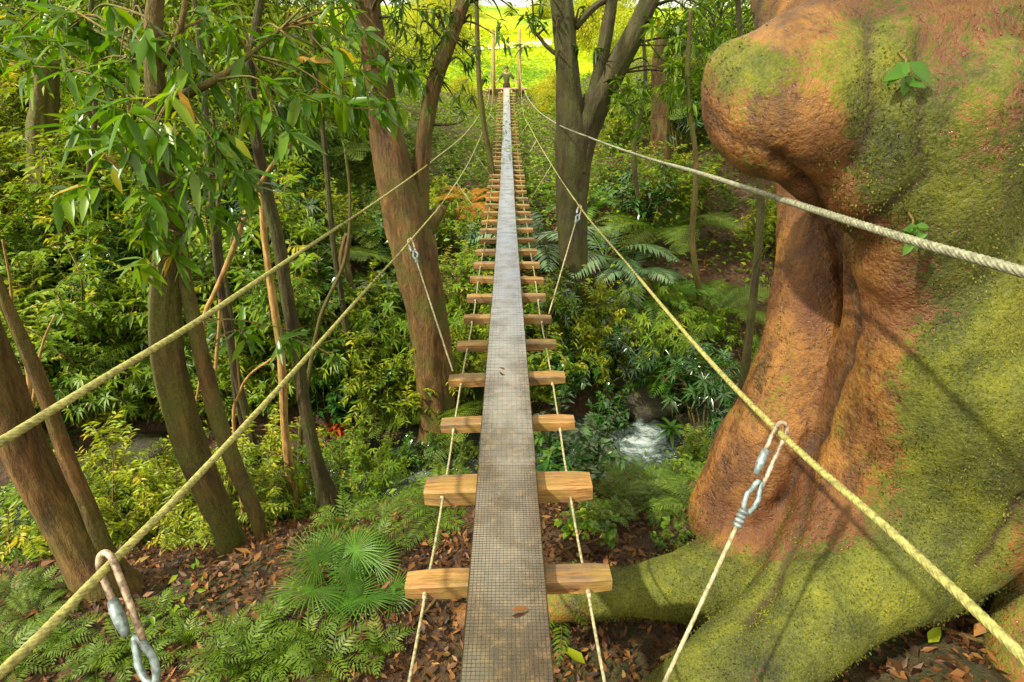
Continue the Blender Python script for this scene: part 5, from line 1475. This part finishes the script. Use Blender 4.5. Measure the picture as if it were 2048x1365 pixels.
# ------------------------------------------------------------------ person at the far end
def person(loc, H):
    root = empty('person', loc); tag(root, 'person in dark olive top standing at the far end of the footbridge, elbows out', 'person')
    k = H / 1.7
    J = {'pel': (0, 0, .95, .125), 'spn': (0, 0, 1.15, .115), 'chs': (0, 0, 1.34, .135), 'nek': (0, 0, 1.46, .055), 'hd0': (0, -.01, 1.56, .085), 'hd1': (0, -.01, 1.66, .075),
         'shl': (.17, 0, 1.39, .06), 'ell': (.34, 0, 1.18, .042), 'wrl': (.46, -.1, 1.05, .03), 'hal': (.49, -.16, 1.02, .028),
         'shr': (-.17, 0, 1.39, .06), 'elr': (-.34, 0, 1.18, .042), 'wrr': (-.46, -.1, 1.05, .03), 'har': (-.49, -.16, 1.02, .028),
         'hil': (.09, 0, .88, .095), 'knl': (.10, -.02, .49, .06), 'anl': (.10, 0, .08, .04), 'tol': (.10, -.15, .03, .035),
         'hir': (-.09, 0, .88, .095), 'knr': (-.10, -.02, .49, .06), 'anr': (-.10, 0, .08, .04), 'tor': (-.10, -.15, .03, .035)}
    def skin(name, keys, E, mat, grow=0.0):
        idx = {q: i for i, q in enumerate(keys)}
        me = bpy.data.meshes.new(name); me.from_pydata([Vector(J[q][:3]) * k for q in keys], [(idx[a], idx[b2]) for a, b2 in E], []); me.update()
        o = bpy.data.objects.new(name, me); C.objects.link(o)
        md = o.modifiers.new('s', 'SKIN')
        for i, q in enumerate(keys):
            v = me.skin_vertices[0].data[i]; r_ = (J[q][3] + grow) * k; v.radius = (r_, r_ * (.8 if q in ('chs', 'spn', 'pel') else 1)); v.use_root = (i == 0)
        o.modifiers.new('d', 'SUBSURF').levels = 2
        m2 = bpy.data.meshes.new_from_object(o.evaluated_get(bpy.context.evaluated_depsgraph_get())); bpy.data.objects.remove(o)
        m2.materials.clear(); m2.materials.append(mat); m2.polygons.foreach_set('use_smooth', np.ones(len(m2.polygons), dtype=bool))
        return kid(name, m2, root)
    E = [('pel', 'spn'), ('spn', 'chs'), ('chs', 'nek'), ('nek', 'hd0'), ('hd0', 'hd1'), ('chs', 'shl'), ('shl', 'ell'), ('ell', 'wrl'), ('wrl', 'hal'), ('chs', 'shr'), ('shr', 'elr'), ('elr', 'wrr'), ('wrr', 'har'),
         ('pel', 'hil'), ('hil', 'knl'), ('knl', 'anl'), ('anl', 'tol'), ('pel', 'hir'), ('hir', 'knr'), ('knr', 'anr'), ('anr', 'tor')]
    skin('body', list(J), E, M['skin'])
    skin('shirt', ['pel', 'spn', 'chs', 'shl', 'ell', 'shr', 'elr'], [('pel', 'spn'), ('spn', 'chs'), ('chs', 'shl'), ('shl', 'ell'), ('chs', 'shr'), ('shr', 'elr')], M['shirt'], .016)
    skin('trousers', ['pel', 'spn', 'hil', 'knl', 'anl', 'hir', 'knr', 'anr'], [('pel', 'spn'), ('pel', 'hil'), ('hil', 'knl'), ('knl', 'anl'), ('pel', 'hir'), ('hir', 'knr'), ('knr', 'anr')], M['trousers'], .012)
    hb = MB()
    for j in range(7):
        for i in range(12):
            a, t = 2 * math.pi * i / 12, .62 * math.pi * j / 6
            hb.v.append(Vector((math.sin(t) * math.cos(a) * .095, .02 + math.sin(t) * math.sin(a) * .105, 1.635 + math.cos(t) * .115)) * k)
    for j in range(6):
        for i in range(12): a, c2 = j * 12 + i, j * 12 + (i + 1) % 12; hb.f.append((a, a + 12, c2 + 12, c2))
    kid('hair', hb.mesh('hair', M['hair']), root)
    return root
pp = at_Y(1013, 150, 25.6)
person((pp.x, 25.6, gz(pp.x, 25.6)), 1.55)

# prototypes that were never planted go away
for o in list(scene.objects):
    if o.parent is None and o.location.z < -50:
        for c_ in list(o.children): bpy.data.objects.remove(c_)
        bpy.data.objects.remove(o)
